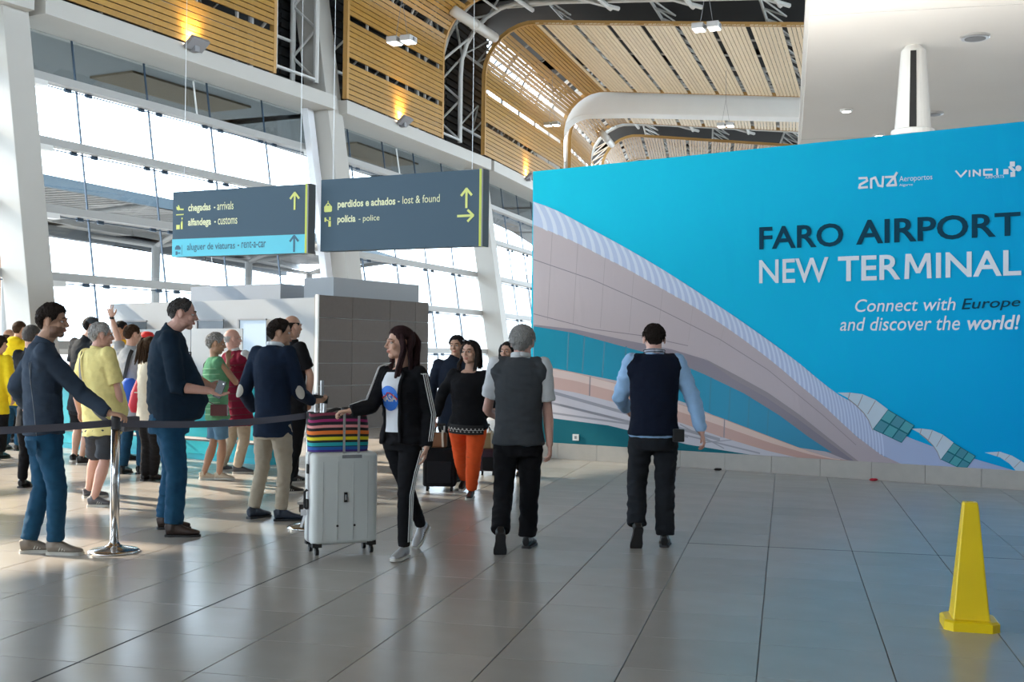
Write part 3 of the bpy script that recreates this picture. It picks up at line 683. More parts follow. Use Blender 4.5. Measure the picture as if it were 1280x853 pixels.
def strokes(segs, w, mm, off=.0065):
    m = MB()
    for pts in segs:
        for (a, b) in zip(pts, pts[1:]):
            dx, dy = b[0] - a[0], b[1] - a[1]; L = math.hypot(dx, dy); nx_, ny_ = -dy / L * w / 2, dx / L * w / 2; ex, ey = dx / L * w * .3, dy / L * w * .3
            off += .00004
            flat(m, [(a[0] - ex + nx_, a[1] - ey + ny_), (b[0] + ex + nx_, b[1] + ey + ny_), (b[0] + ex - nx_, b[1] + ey - ny_), (a[0] - ex - nx_, a[1] - ey - ny_)], off)
    m.build('printed_logo', mm, parent=BANNER)
strokes([[(1074, 223), (1083, 222.5), (1084, 226), (1075, 231), (1074, 235), (1084, 234)], [(1089, 235), (1089, 224), (1094, 222), (1098, 232), (1103, 233), (1104, 221)], [(1107, 221.5), (1118, 221), (1109, 232), (1120, 231.5), (1118, 221), (1121, 216)]], 2.8, M_whitep)
strokes([[(1195, 214), (1201, 221), (1208, 213.5)], [(1212, 213.5), (1212, 220.5)], [(1217, 220.2), (1217, 213), (1225, 219.5), (1225, 212.5)], [(1240, 212), (1230, 212.3), (1230, 218.8), (1240, 218.5)], [(1246.5, 211.3), (1246.5, 218.3)]], 2.2, M_whitep)
for (x, y, w) in ((1257.5, 214.5, 6.4), (1265.5, 205, 6.4), (1266, 218, 6.0)):
    sheet('printed_logo', M_whitep, [(x - w / 2, y - w / 2 + .3), (x + w / 2, y - w / 2), (x + w / 2, y + w / 2), (x - w / 2, y + w / 2 + .3)], .0065)
sheet('printed_logo', M_whitep, [(1273 + 3.8 * math.cos(a * .5236), 210.5 + 3.8 * math.sin(a * .5236)) for a in range(12)], .0065)
sheet('printed_logo', M_whitep, [(1260, 209), (1263, 207), (1270, 213), (1267, 216)], .0066)
# small white socket plate low on the banner
p = bpt(720, 547, .01); so = empty('wall_socket', p, 'small white socket plate low on the banner left', 'socket')
m = MB(); m.box(p, BD * .05, BN * .012, Z * .045); m.build('plate', M_white, parent=so); m = MB(); m.box(p + BN * .013, BD * .018, BN * .002, Z * .02); m.build('outlet', M_grey, parent=so)

# added uplight, unseen behind the banner wall, to brighten the white ceiling
up_ = empty('added_uplight', xyz(bl_ + BD * 4 - BN * .45, 3.9), 'long added uplight hidden behind the banner top', 'light')
m = MB(); m.box(bl_ + BD * 4.1 - BN * .43 - Z * (bl_.z) + Z * 3.9, BD * 3.6, BN * .07, Z * .04); m.build('housing', M_alu, parent=up_)
m = MB(); m.box(bl_ + BD * 4.1 - BN * .43 - Z * (bl_.z) + Z * 3.945, BD * 3.55, BN * .05, Z * .004); m.build('tube', M_lamp, parent=up_)
for q_ in (1.2, 4.1, 7.0):
    ld = bpy.data.lights.new('added_uplight_lamp', 'AREA'); ld.shape = 'RECTANGLE'; ld.size = 2.4; ld.size_y = .1; ld.energy = 42; ld.color = (1, .95, .88)
    lo = bpy.data.objects.new('added_uplight_lamp', ld); COL.objects.link(lo); lo.location = xyz(bl_ + BD * q_ - BN * .45, 3.97); lo.rotation_euler = (Z * 1.0 - BN * .25).normalized().to_track_quat('-Z', 'Y').to_euler(); lo.parent = up_; lo.location -= ORG[up_.name]
# stone plinth below the banner: separate blocks
M_stone = mat('plinth_stone', (.40, .375, .345), rough=.55, nscale=8, namt=.1, rnd=.04)
pl = empty('stone_plinth', B0, kind='structure'); pl['kind'] = 'structure'
bw = BD.dot(ground(1019.7, 596) - ground(961, 592)); s_off = BD.dot(ground(961, 592.5) - B0)
j0 = s_off - math.floor((s_off + .9) / .64) * .64
for i in range(-1, 15):
    a = j0 + .64 * i; b_ = a + .64
    a = max(a, -.35)
    if b_ < -.3: continue
    m = MB(); m.box(B0 + BD * ((a + b_) / 2) - BN * .06 + Z * KH / 2, BD * ((b_ - a) / 2 - .0022), BN * .06, Z * KH / 2); m.build('block', M_stone, parent=pl, bevel=.003)

# ------------------------------------------------------------------ hanging signs
M_slate = mat('sign_slate', (.055, .105, .15), rough=.5, spec=.3); M_yel = mat('sign_yellow', (.78, .83, .22), rough=.45); M_scy = mat('sign_cyan', (.09, .62, .78), rough=.4); M_lime = mat('sign_edge_lime', (.60, .66, .04), rough=.4)
M_lwh = mat('sign_cream', (.82, .86, .55), rough=.45); M_sn = mat('sign_navy', (.02, .12, .20), rough=.45)
def sign(c4, depth_l, depth_r, lab, rows):
    """c4 = tl, tr, br, bl pixels of the face"""
    tl, tr, br, bl = c4; A = at(*tl, depth_l); Bp = at(*tr, depth_r); d = Bp - A; d.z = 0; L = d.length; d.normalize(); n = Vector((d.y, -d.x, 0)); n = -n if n.y > 0 else n
    z1 = (A.z + Bp.z) / 2; H = A.z - at(*bl, depth_l).z; z0 = z1 - H; A = xyz(A, z0)
    cen = A + d * L / 2; r = empty('hanging_sign', xyz(cen, z1), lab, 'sign', 'dark hanging direction signs')
    m = MB(); m.box(xyz(cen, (z0 + z1) / 2) - n * .06, d * L / 2, n * .058, Z * H / 2); m.build('panel', M_slate, parent=r, bevel=.004)
    q = A + d * (L + .014); m = MB(); m.box(xyz(q, (z0 + z1) / 2) - n * .06, d * .014, n * .062, Z * (H / 2 + .002)); m.build('edge_light', M_lime, parent=r, label='lime yellow end strip')
    q = A + d * (L + .036); m = MB(); m.box(xyz(q, (z0 + z1) / 2) - n * .06, d * .008, n * .066, Z * (H / 2 + .004)); m.build('end_cap', M_grey, parent=r)
    for u in (.06, .94):
        m = MB(); m.tube([xyz(A + d * L * u, z1) - n * .06, xyz(A + d * L * u, 12.6) - n * .06], .0028, 6); m.build('hanging_cable', M_alu, parent=r)
    W = lambda u, v, off=.004: A + d * (L * u) + Z * (H * v) + n * off
    return r, W, L, H
def stext(r, W, body, u0, v0, u1, v1, mm, **k): put_text('sign_lettering', body, [W(u0, v0), W(u1, v0), W(u1, v1), W(u0, v1)], mm, r, **k)
def spoly(r, W, pts, mm, name='sign_symbol', off=.004): m = MB(); m.add([W(u, v, off) for u, v in pts], [tuple(range(len(pts)))]); return m.build(name, mm, parent=r)
def sline(mb, W, a, b, w, L, H, off):
    ax, ay, bx_, by = a[0] * L, a[1] * H, b[0] * L, b[1] * H; dx, dy = bx_ - ax, by - ay; l = math.hypot(dx, dy); nx_, ny_ = -dy / l * w / 2, dx / l * w / 2
    mb.add([W((px_) / L, (py_) / H, off) for px_, py_ in ((ax + nx_, ay + ny_), (ax - nx_, ay - ny_), (bx_ - nx_, by - ny_), (bx_ + nx_, by + ny_))], [(0, 1, 2, 3)])
def arrow(r, W, cu, cv, sz, dirn, L, H, mm):
    m = MB(); du, dv = (0, 1) if dirn == 'up' else (1, 0); s = sz / 2; P_ = lambda a, b: (cu + (a * dv + b * du) * s / L, cv + (b * dv - a * du) * s / H)
    w = sz * .13
    sline(m, W, P_(0, -1), P_(0, .95), w, L, H, .004); sline(m, W, P_(-.62, .25), P_(.03, .98), w, L, H, .0042); sline(m, W, P_(.62, .25), P_(-.03, .98), w, L, H, .0044); m.build('sign_arrow', mm, parent=r)
r1, W1, L1, H1 = sign(((216.2, 241.7), (382.0, 228.3), (381.2, 316.8), (214.4, 323.1)), 13.0, 12.25, 'hanging sign with cyan rent-a-car strip, the one further left', None)
spoly(r1, W1, [(0, 0), (1, 0), (1, .272), (0, .272)], M_scy, 'cyan_strip', .002)
stext(r1, W1, 'chegadas', .125, .655, .30, .80, M_lwh, bold=.03); stext(r1, W1, '- arrivals', .325, .685, .475, .81, M_lwh, bold=.008)
stext(r1, W1, 'alfandega', .125, .435, .305, .58, M_lwh, bold=.03); stext(r1, W1, '- customs', .33, .465, .505, .575, M_lwh, bold=.008)
stext(r1, W1, 'aluguer de viaturas', .12, .065, .49, .20, M_sn, bold=.01); stext(r1, W1, '- rent-a-car', .51, .10, .72, .205, M_sn, bold=.005)
arrow(r1, W1, .925, .76, .19, 'up', L1, H1, M_yel); arrow(r1, W1, .925, .14, .18, 'up', L1, H1, M_sn)
m = MB(); sline(m, W1, (.03, .645), (.09, .645), .012, L1, H1, .004); m.build('sign_symbol', M_yel, parent=r1)
spoly(r1, W1, [(.03, .77), (.045, .765), (.05, .74), (.09, .735), (.088, .71), (.035, .72)], M_yel); spoly(r1, W1, [(.045, .70), (.062, .735), (.052, .79), (.042, .79), (.05, .735)], M_yel, off=.0045)
spoly(r1, W1, [(.032, .42), (.06, .42), (.06, .49), (.032, .49)], M_yel); spoly(r1, W1, [(.068, .42), (.083, .42), (.083, .52), (.078, .56), (.068, .52)], M_yel); spoly(r1, W1, [(.073, .57), (.082, .57), (.082, .60), (.073, .60)], M_yel)
spoly(r1, W1, [(.025, .14), (.035, .175), (.055, .175), (.07, .14), (.07, .11), (.025, .11)], M_sn); spoly(r1, W1, [(.03, .03), (.045, .03), (.045, .085), (.03, .085)], M_sn); spoly(r1, W1, [(.045, .05), (.068, .05), (.068, .065), (.045, .065)], M_sn); spoly(r1, W1, [(.078, .03), (.081, .03), (.081, .18), (.078, .18)], M_sn)
r2, W2, L2, H2 = sign(((401.3, 226), (599.6, 210.3), (598.6, 307.2), (399.8, 315.6)), 12.3, 11.45, 'hanging sign for lost and found and police, the one nearer', None)
stext(r2, W2, 'perdidos e achados', .115, .565, .49, .70, M_lwh, bold=.03); stext(r2, W2, '- lost & found', .505, .60, .765, .705, M_lwh, bold=.006)
stext(r2, W2, 'polícia', .115, .36, .235, .49, M_lwh, bold=.03); stext(r2, W2, '- police', .255, .37, .39, .475, M_lwh, bold=.006)
arrow(r2, W2, .925, .63, .20, 'up', L2, H2, M_yel); arrow(r2, W2, .92, .40, .19, 'right', L2, H2, M_yel)
spoly(r2, W2, [(.03, .545), (.072, .545), (.078, .56), (.078, .62), (.07, .635), (.032, .635), (.025, .62), (.025, .56)], M_yel); m = MB(); sline(m, W2, (.035, .635), (.051, .67), .012, L2, H2, .004); sline(m, W2, (.051, .67), (.067, .635), .012, L2, H2, .004); sline(m, W2, (.051, .67), (.051, .70), .01, L2, H2, .004); m.build('sign_symbol', M_yel, parent=r2)
spoly(r2, W2, [(.055, .34), (.072, .34), (.072, .42), (.055, .42)], M_yel); spoly(r2, W2, [(.06, .43), (.07, .43), (.07, .475), (.06, .475)], M_yel); spoly(r2, W2, [(.028, .41), (.040, .41), (.040, .47), (.028, .47)], M_yel); spoly(r2, W2, [(.040, .43), (.056, .415), (.056, .43), (.040, .445)], M_yel)

# ------------------------------------------------------------------ kiosk building
KC = Vector((-3.64, 21.5, 0)); KS = Vector((1.83, 2.9, 0)).normalized(); KW = Vector((-4.96, 3.5, 0)).normalized()
kio = empty('kiosk_building', KC, 'white and grey kiosk block with a brown tiled side wall', 'kiosk')
M_kw = mat('kiosk_white', (.27, .285, .30), rough=.55, nscale=1, namt=.02); M_kt = mat('kiosk_brown_tile', (.10, .078, .062), rough=.6, spec=.3, nscale=14, namt=.16, rnd=.10, bump=.05, bscale=90)
kh = 2.52
m = MB(); a = KC + KW * .02; b_ = KC + KW * 6.3; m.hexa([a, b_, b_ + KS * 3.3, a + KS * 3.3, a + Z * kh, b_ + Z * (kh - .02), b_ + KS * 3.3 + Z * (kh - .02), a + KS * 3.3 + Z * kh]); m.build('body', M_kw, parent=kio, fix=True)
kn = -KS  # outward normal of the white wall
# window openings and the door panel
for (x0, x1, y0, y1, mm) in ((155.5, 183.5, 402, 412, 'd'), (247.5, 279.5, 401, 411.5, 'd'), (300, 333, 400, 452, 'p')):
    p0 = KC - KS * .0; f = lambda x, y, o: onplane(x, y, p0 + kn * o, kn)
    m = MB(); P4 = [f(x0, y1, .01), f(x1, y1, .01), f(x1, y0, .01), f(x0, y0, .01)]; m.prism(P4, kn * .012)
    m.build('service_window' if mm == 'd' else 'door_panel', mat('kiosk_dark', (.05, .06, .07), rough=.25) if mm == 'd' else mat('kiosk_door', (.40, .48, .56), rough=.35), parent=kio, fix=True)
    m = MB(); P5 = [f(x0 - 1.2, y0 + .5, .0), f(x1 + 1, y0 + .5, .0), f(x1 + 1, y0 - 1.5, .0), f(x0 - 1.2, y0 - 1.5, .0)]; m.prism(P5, kn * .04); P5 = [f(x0 - 1.6, y1, .0), f(x0 + .6, y1, .0), f(x0 + .6, y0, .0), f(x0 - 1.6, y0, .0)]; m.prism(P5, kn * .04)
    m.build('window_trim', M_grey, parent=kio, fix=True)
# tiled side wall: individual tiles
LT = 3.46; hh = 2.58; tw = [0, .98, 2.15, 3.0, LT]; rows = 6; th_ = hh / rows
m = MB(); q = KC - kn * 0; sn = Vector((KS.y, -KS.x, 0)); sn = sn if sn.y < 0 else -sn
m.box(KC + KS * LT / 2 - sn * .05 + Z * (hh / 2 - .01), KS * LT / 2, sn * .045, Z * (hh / 2 - .01)); m.build('tile_backing', mat('kiosk_grout', (.30, .29, .27), rough=.8), parent=kio)
for r in range(rows):
    off = (0, 0)[r % 2]
    for c in range(len(tw) - 1):
        m = MB(); s0, s1 = tw[c], tw[c + 1]; m.box(KC + KS * (s0 + s1) / 2 + sn * .004 + Z * (r + .5) * th_, KS * ((s1 - s0) / 2 - .004), sn * .012, Z * (th_ / 2 - .009)); m.build('tile', M_kt, parent=kio)
m = MB(); m.box(KC - KS * .02 + sn * .0 + Z * hh / 2, KS * .02, sn * .03, Z * hh / 2); m.build('corner_trim', M_white, parent=kio)
# plant boxes on the kiosk roof
def roofbox(x0, x1, yt0, yt1, Ynear, hgt, name):
    a = at(x0, yt0, 1); return
def kbox(w0, w1, s0, s1, z0, z1, mm):
    m = MB(); a = lambda w, s, z: KC + KW * w + KS * s + Z * z
    m.hexa([a(w0, s0, z0), a(w1, s0, z0), a(w1, s1, z0), a(w0, s1, z0), a(w0, s0, z1), a(w1, s0, z1), a(w1, s1, z1), a(w0, s1, z1)]); m.build('roof_box', mm, parent=kio, fix=True)
M_kg = mat('kiosk_grey_box', (.20, .225, .26), rough=.5)
kbox(.21, 1.01, .66, 3.40, kh - .02, 2.95, M_kw)
kbox(2.69, 5.6, 1.67, 3.25, kh - .02, 2.95, M_kg)

# teal service counter with a white back screen
CA, CB = ground(60, 559.0), ground(330, 582.5); cd = (CB - CA).normalized(); cn = Vector((cd.y, -cd.x, 0)); cn = cn if cn.y < 0 else -cn; cl = (CB - CA).length
root = empty('service_counter', (CA + CB) / 2, 'long teal service counter behind the queue', 'counter')
M_ct = mat('counter_teal', (.0, .40, .50), rough=.4)
npan = 6
for i in range(npan):
    m = MB(); m.box(CA + cd * (cl * (i + .5) / npan) - cn * .32 + Z * .55, cd * (cl / npan / 2 - .004), cn * .3, Z * .47); m.build('panel', M_ct, parent=root, bevel=.005)
m = MB(); m.box((CA + CB) / 2 - cn * .32 + Z * .045, cd * cl / 2, cn * .26, Z * .045); m.build('kick_plate', mat('kick_blue', (.02, .5, .62), rough=.4), parent=root)
m = MB(); m.box((CA + CB) / 2 - cn * .30 + Z * 1.05, cd * (cl / 2 + .03), cn * .36, Z * .025); m.build('countertop', M_white, parent=root, bevel=.006)
m = MB(); m.tube([CA + cn * .10 + Z * .30, CB + cn * .10 + Z * .30], .028, 8)
for i in range(7): q = CA + cd * (cl * (i + .5) / 7); m.tube([q + cn * .10 + Z * .30, q - cn * .05 + Z * .30], .015, 6)
m.build('foot_rail', M_grey, parent=root)
sa, sb = at(178, 440, 17.0), at(239, 440, 16.3)
root = empty('back_screen', xyz(at(240, 440, 16.2), 0), 'white chest-high partition screen behind the teal counter', 'partition')
for (x0, x1, y0, Yd0, Yd1) in ((178, 238, 412, 17.6, 17.1), (239.5, 303, 411, 17.05, 16.5)):
    A_, B_ = at(x0, y0, Yd0), at(x1, y0, Yd1); m = MB(); m.hexa([xyz(A_, 0), xyz(B_, 0), xyz(B_, 0) + Yv * .06, xyz(A_, 0) + Yv * .06, A_, xyz(B_, A_.z), xyz(B_, A_.z) + Yv * .06, A_ + Yv * .06]); m.build('panel', mat('screen_white', (.32, .345, .37), rough=.5), parent=root, fix=True)
c = at(229, 449, 15.6); root = empty('counter_monitor', c - Z * .2, 'small pale screen standing on the teal counter', 'monitor')
m = MB(); m.box(c, X * .11, Yv * .012, Z * .10); m.build('bezel', M_dark, parent=root, bevel=.004); m = MB(); m.box(c - Yv * .014, X * .095, Yv * .003, Z * .085); m.build('display', mat('monitor_glow', (.42, .52, .62), rough=.2, emit=.35), parent=root)
m = MB(); m.box(xyz(c, (c.z - .1 + 1.075) / 2), X * .02, Yv * .02, Z * ((c.z - .1 - 1.075) / 2)); m.box(xyz(c, 1.08), X * .07, Yv * .05, Z * .008); m.build('stand', M_grey, parent=root)

# ------------------------------------------------------------------ yellow cone
c = ground(1211.5, 784); root = empty('caution_cone', c, 'tall square yellow floor cone standing on the tiles', 'cone')
M_cone = mat('cone_yellow', (.80, .56, .0), rough=.42, nscale=5, namt=.08)
m = MB(); a_ = math.radians(-14); R2 = Matrix.Rotation(a_, 3, 'Z')
def sqr(h, z, ch=0.0):
    pts = [(-h + ch, -h), (h - ch, -h), (h, -h + ch), (h, h - ch), (h - ch, h), (-h + ch, h), (-h, h - ch), (-h, -h + ch)]
    return [c + R2 @ Vector((x, y, 0)) + Z * z for x, y in pts]
rings = [sqr(.146, 0, .045), sqr(.146, .045, .045), sqr(.134, .055, .042), sqr(.098, .058, .006), sqr(.092, .10, .006), sqr(.040, .685, .005), sqr(.035, .70, .005), sqr(.020, .70, .006), sqr(.018, .62, .006)]
vs = [q for r in rings for q in r]; fs = [(i * 8 + j, i * 8 + (j + 1) % 8, i * 8 + 8 + (j + 1) % 8, i * 8 + 8 + j) for i in range(len(rings) - 1) for j in range(8)] + [tuple(range(7, -1, -1)), tuple((len(rings) - 1) * 8 + j for j in range(8))]
m = MB(); m.add(vs[:8 * 4], fs[:24] + [tuple(range(7, -1, -1))]); m.build('base', M_cone, parent=root, fix=False)
m = MB(); m.add(vs[24:], [tuple(i - 24 for i in f) for f in fs[24:64]] + [tuple(40 + j for j in range(8))]); m.build('body', M_cone, parent=root)
for sx in (-1, 1):
    for sy in (-1, 1): m = MB(); m.box(c + R2 @ Vector((sx * .09, sy * .105, 0)) + Z * .003, X * .03, Yv * .02, Z * .003); m.build('rubber_foot', M_dark, parent=root)

# litter on the floor
for (x, y, mm, lab) in ((1092, 601.5, mat('scrap_red', (.45, .01, .03), rough=.7), 'tiny crumpled red scrap on the floor by the plinth'), (897, 588.5, M_dark, 'tiny crumpled dark scrap on the floor by the plinth')):
    c = ground(x, y); m = MB(); m.ball(c + Z * .015, .055, .03, .016, None, 10, 6); me = m.mesh('scrap')
    for v in me.vertices: v.co += Vector((0, 0, .012 * noise.noise(v.co * 40)))
    link('paper_scrap', me, mm, None, c, label=lab, cat='litter')
# ------------------------------------------------------------------ people: generator
def remesh(mb, voxel, smooth=3, fac=.5):
    me = mb.mesh('tmp'); o = bpy.data.objects.new('tmp', me); COL.objects.link(o)
    r = o.modifiers.new('r', 'REMESH'); r.mode = 'VOXEL'; r.voxel_size = voxel; r.use_smooth_shade = True
    if smooth: s = o.modifiers.new('s', 'SMOOTH'); s.factor = fac; s.iterations = smooth
    dg = bpy.context.evaluated_depsgraph_get(); out = bpy.data.meshes.new_from_object(o.evaluated_get(dg))
    bpy.data.objects.remove(o); bpy.data.meshes.remove(me); return out
def getco(me): a = np.zeros(len(me.vertices) * 3); me.vertices.foreach_get('co', a); return a.reshape(-1, 3)
def setco(me, a): me.vertices.foreach_set('co', np.ascontiguousarray(a).ravel()); me.update()
def getno(me): a = np.zeros(len(me.vertices) * 3); me.vertices.foreach_get('normal', a); return a.reshape(-1, 3)
def folds(me, amp, fx=9, fz=17, seed=0):
    """cloth folds: ridged noise pushed along the normals"""
    co, no = getco(me), getno(me); nz = noise.noise; out = np.empty(len(co))
    for i, c in enumerate(co):
        out[i] = 1 - 2.2 * abs(nz(Vector((c[0] * fx + seed, c[1] * fx, c[2] * fz + seed * 2)))) + .5 * nz(Vector((c[0] * 22, c[1] * 22 + seed, c[2] * 30)))
    setco(me, co + no * ((out - .35) * amp)[:, None])
def sharp_h(f): return Vector((math.sin(math.radians(f)), math.cos(math.radians(f)), 0))
def merge(name, meshes):
    bm = bmesh.new()
    for me in meshes: bm.from_mesh(me)
    out = bpy.data.meshes.new(name); bm.to_mesh(out); bm.free(); return out
SKIN = {'light': (.56, .33, .24), 'tan': (.42, .235, .15), 'olive': (.47, .27, .18), 'pink': (.60, .34, .27)}
def skin(n): return mat('skin_' + n, SKIN[n], rough=.5, nscale=40, namt=.06, spec=.35)
def skin2(n, f, tag_): c = SKIN[n]; return mat('skin_%s_%s' % (n, tag_), tuple(a * b for a, b in zip(c, f)), rough=.5)
HAIR = {'black': (.012, .010, .010), 'dark': (.022, .015, .012), 'brown': (.05, .028, .016), 'grey': (.30, .29, .28), 'silver': (.42, .41, .40), 'darkgrey': (.085, .08, .08), 'auburn': (.030, .012, .013)}
def hairm(n): return mat('hair_' + n, HAIR[n], rough=.75, spec=.15, nscale=90, namt=.35, bump=.6, bscale=160, stretch=(1, 1, .35))
def cloth(name, c, rough=.85, b=.35, bs=220, n=.10): return mat('cloth_' + name, c, rough=rough, nscale=25, namt=n, bump=b, bscale=bs, spec=.12)

def head_parts(mb, C, R, k, female=False, chub=0.0):
    """C head centre, R rotation (x right, y forward, z up)"""
    T = lambda x, y, z: C + R @ Vector((x, y, z)) * k
    g = 1 + chub
    def B(x, y, z, a, b, c, Q=None): mb.ball(T(x, y, z), a * k, b * k, c * k, R if Q is None else R @ Q, 18, 12)
    B(0, -.012, .028, .077, .096, .090); B(0, .018, -.028, .063 * g, .072, .082)
    B(0, .052, -.090, .030 * g, .030, .024); B(-.040 * g, .012, -.070, .022, .040, .026); B(.040 * g, .012, -.070, .022, .040, .026)
    mb.tube([T(0, .086, .020), T(0, .097, -.004), T(0, .108, -.026), T(0, .094, -.036)], [.0075 * k, .0085 * k, .0125 * k, .008 * k], 10)
    for s in (-1, 1):
        B(s * .0115, .094, -.030, .0085, .010, .0075); B(s * .043 * g, .060, -.022, .021, .022, .022)
        B(s * .0815, -.012, -.002, .0085, .020, .034, Matrix.Rotation(s * -.30, 3, 'Z'))
        mb.tube([T(s * .008, .090, .020), T(s * .030, .083, .026), T(s * .050, .066, .020)], [.007 * k, .009 * k, .007 * k], 8)
    m_ = .92 if female else 1
    mb.tube([T(-.024, .078, -.0575), T(-.010, .090, -.0540), T(0, .0925, -.0555), T(.010, .090, -.0540), T(.024, .078, -.0575)], [.003 * k, .0055 * k, .006 * k, .0055 * k, .003 * k], 8)
    mb.tube([T(-.020, .079, -.0635), T(0, .0905, -.0665), T(.020, .079, -.0635)], [.004 * k, .0072 * k, .004 * k], 8)

def hand_parts(mb, W, h, n, s, curl=.35, k=1.0, spread=.07, fr=.0084, pose=None):
    """W wrist, h along the hand, n palm normal (fingers curl towards it), s thumb side"""
    h = h.normalized(); n = (n - h * n.dot(h)).normalized(); s = h.cross(n) if s is None else (s - h * s.dot(h) - n * s.dot(n)).normalized()
    mb.tube([W - h * .05 * k, W, W + h * .03 * k, W + h * .07 * k, W + h * .094 * k], [.027 * k, .026 * k, .035 * k, .041 * k, .036 * k], 14, ref=s, rx=[.021 * k, .018 * k, .017 * k, .0145 * k, .011 * k])
    for i, (o, L) in enumerate(((.030, .070), (.0105, .080), (-.0095, .075), (-.0285, .060))):
        p = W + h * (.088 - abs(o - .005) * .25) * k + s * o * k; a = curl * (1 + .12 * i); d = (h + s * (o * spread / .03 * 1.0)).normalized(); pts = [p - d * .012 * k, p]; ang = a * .7
        for q, f in enumerate((.44, .31, .25)):
            dd = (d * math.cos(ang) + n * math.sin(ang)); p = p + dd * (L * f * k); pts.append(p); ang += a * (1.15 if q == 0 else .8)
        mb.tube(pts, [fr * k * 1.08, fr * k * 1.08, fr * k, fr * k * .92, fr * k * .72], 8)
    p = W + h * .018 * k + s * .024 * k; d = (h * .62 + s * .72 + n * .25).normalized(); d2 = (h * .85 + s * .32 + n * .42).normalized()
    mb.tube([p, p + d * .038 * k, p + d * .038 * k + d2 * .030 * k, p + d * .038 * k + d2 * .052 * k], [.0145 * k, .0115 * k, .0098 * k, .0075 * k], 8)

HL = [(0, .078), (25, .076), (45, .058), (60, .020), (72, .002), (80, .030), (96, .036), (108, .018), (120, -.025), (135, -.050), (180, -.064)]
def hair_shell(C, R, k, t=.012, rec=0.0, bald=0.0, rough=.004, vol=0.0, down=0.0, seed=0, side=1.0):
    mb = MB(); nu, nv = 72, 48; c0 = Vector((0, -.013, .026)); vs = []
    for i in range(nv + 1):
        el = math.pi * i / nv - math.pi / 2
        for j in range(nu):
            az = 2 * math.pi * j / nu; d = Vector((math.cos(el) * math.sin(az), math.cos(el) * math.cos(az), math.sin(el)))
            e = Vector((d.x * .0775, d.y * .0965, d.z * .0905)); p = c0 + e
            a = abs(math.degrees(az if az <= math.pi else 2 * math.pi - az)); hl = interp(HL, a) + rec * max(0, 1 - a / 70) - down * (1 if a > 70 else 0)
            m_ = min(1, max(0, (p.z - hl + .012 * noise.noise(Vector((p.x * 90, p.y * 90, p.z * 30 + seed)))) / .026 + .5)); m_ = m_ * m_ * (3 - 2 * m_) * (.72 if p.z < .03 and 60 < a < 130 else 1)
            if bald:
                up = math.hypot(p.x, (p.y + .02)); top = min(1, max(0, (p.z - (.105 - bald * .07 - .01)) / .015)) * min(1, max(0, (.085 + bald * .03 - up) / .02)); m_ *= 1 - top
            q = Vector((p.x * 60, p.y * 60, p.z * 60 + seed))
            th = t * (1 + vol * max(0, d.z) + .0) * (side if a > 60 and p.z < .05 else 1) + rough * noise.noise(q) + rough * .8 * noise.noise(q * 2.3)
            nrm = d.normalized(); w = p + nrm * (th * m_ - .012 * (1 - m_))
            vs.append(C + R @ w * k)
    fs = [(i * nu + j, i * nu + (j + 1) % nu, (i + 1) * nu + (j + 1) % nu, (i + 1) * nu + j) for i in range(nv) for j in range(nu)]
    return mb.add(vs, fs)

def leg_ik(hip, ank, fwd, L1, L2):
    d = ank - hip; L = d.length; tot = L1 + L2
    if L > tot * .998: f = L / (tot * .998); L1 *= f; L2 *= f
    a = (L1 * L1 - L2 * L2 + L * L) / (2 * L); h = math.sqrt(max(0, L1 * L1 - a * a)); u = d.normalized(); b = (fwd - u * fwd.dot(u)).normalized()
    return hip + u * a + b * h

def shoe(root, ank, f, u, k, upper, solem, kind='shoe', stripe=None, label=None):
    """ank ankle joint 0.085 above the sole; f toe direction, u up"""
    r = f.cross(u).normalized(); S = lambda a, b, c: ank + f * (a * k) + r * (b * k) + u * ((c - .085) * k)
    n = 14; out = []
    prof_ = [(-.062, .020), (-.055, .031), (-.03, .036), (.02, .034), (.07, .040), (.11, .047), (.145, .046), (.175, .038), (.197, .022), (.203, .008)]
    st = [(-.058, .028, .052, .040), (-.03, .033, .058, .045), (.01, .034, .058, .050), (.05, .036, .050, .043), (.09, .043, .040, .033), (.13, .045, .034, .026), (.165, .038, .030, .021), (.195, .022, .026, .014)]
    m = MB(); m.tube([S(a, 0, c) for a, w, c, h in st], [w * k for a, w, c, h in st], 14, ref=r, rx=[h * k for a, w, c, h in st])
    m.tube([S(-.012, 0, .05), S(-.006, 0, .085), S(-.002, 0, .11)], [.040 * k, .037 * k, .036 * k], 12)
    me = remesh(m, .007 * k, 2)
    co = getco(me); o = np.array(S(0, 0, .014)); un = np.array(u); hgt = (co - o) @ un; co = co - np.minimum(hgt, 0)[:, None] * un[None, :]; setco(me, co)
    up = link(kind, me, upper, root, label=label)
    th = .022 if kind == 'sneaker' else .014; m = MB(); pts = [(a, w + .003) for a, w in prof_] ; poly = [(a, w) for a, w in pts] + [(a, -w) for a, w in reversed(pts)]
    m.prism([S(a, b, 0) for a, b in poly], u * (th * k))
    if kind == 'shoe': m.prism([S(a, b, -.001) for a, b in [(-.06, .02), (-.05, .033), (-.0, .035), (-.0, -.035), (-.05, -.033), (-.06, -.02)]], u * (.02 * k))
    m.build('sole', solem, up, fix=True)
    if stripe:
        m = MB()
        for q in (.035, .055, .075): m.tube([S(q, .040, .03), S(q + .012, .030, .06), S(q + .02, .0, .082 - q * .25), S(q + .012, -.030, .06), S(q, -.040, .03)], .0035 * k, 5)
        m.build('lace', stripe, up)
    return up

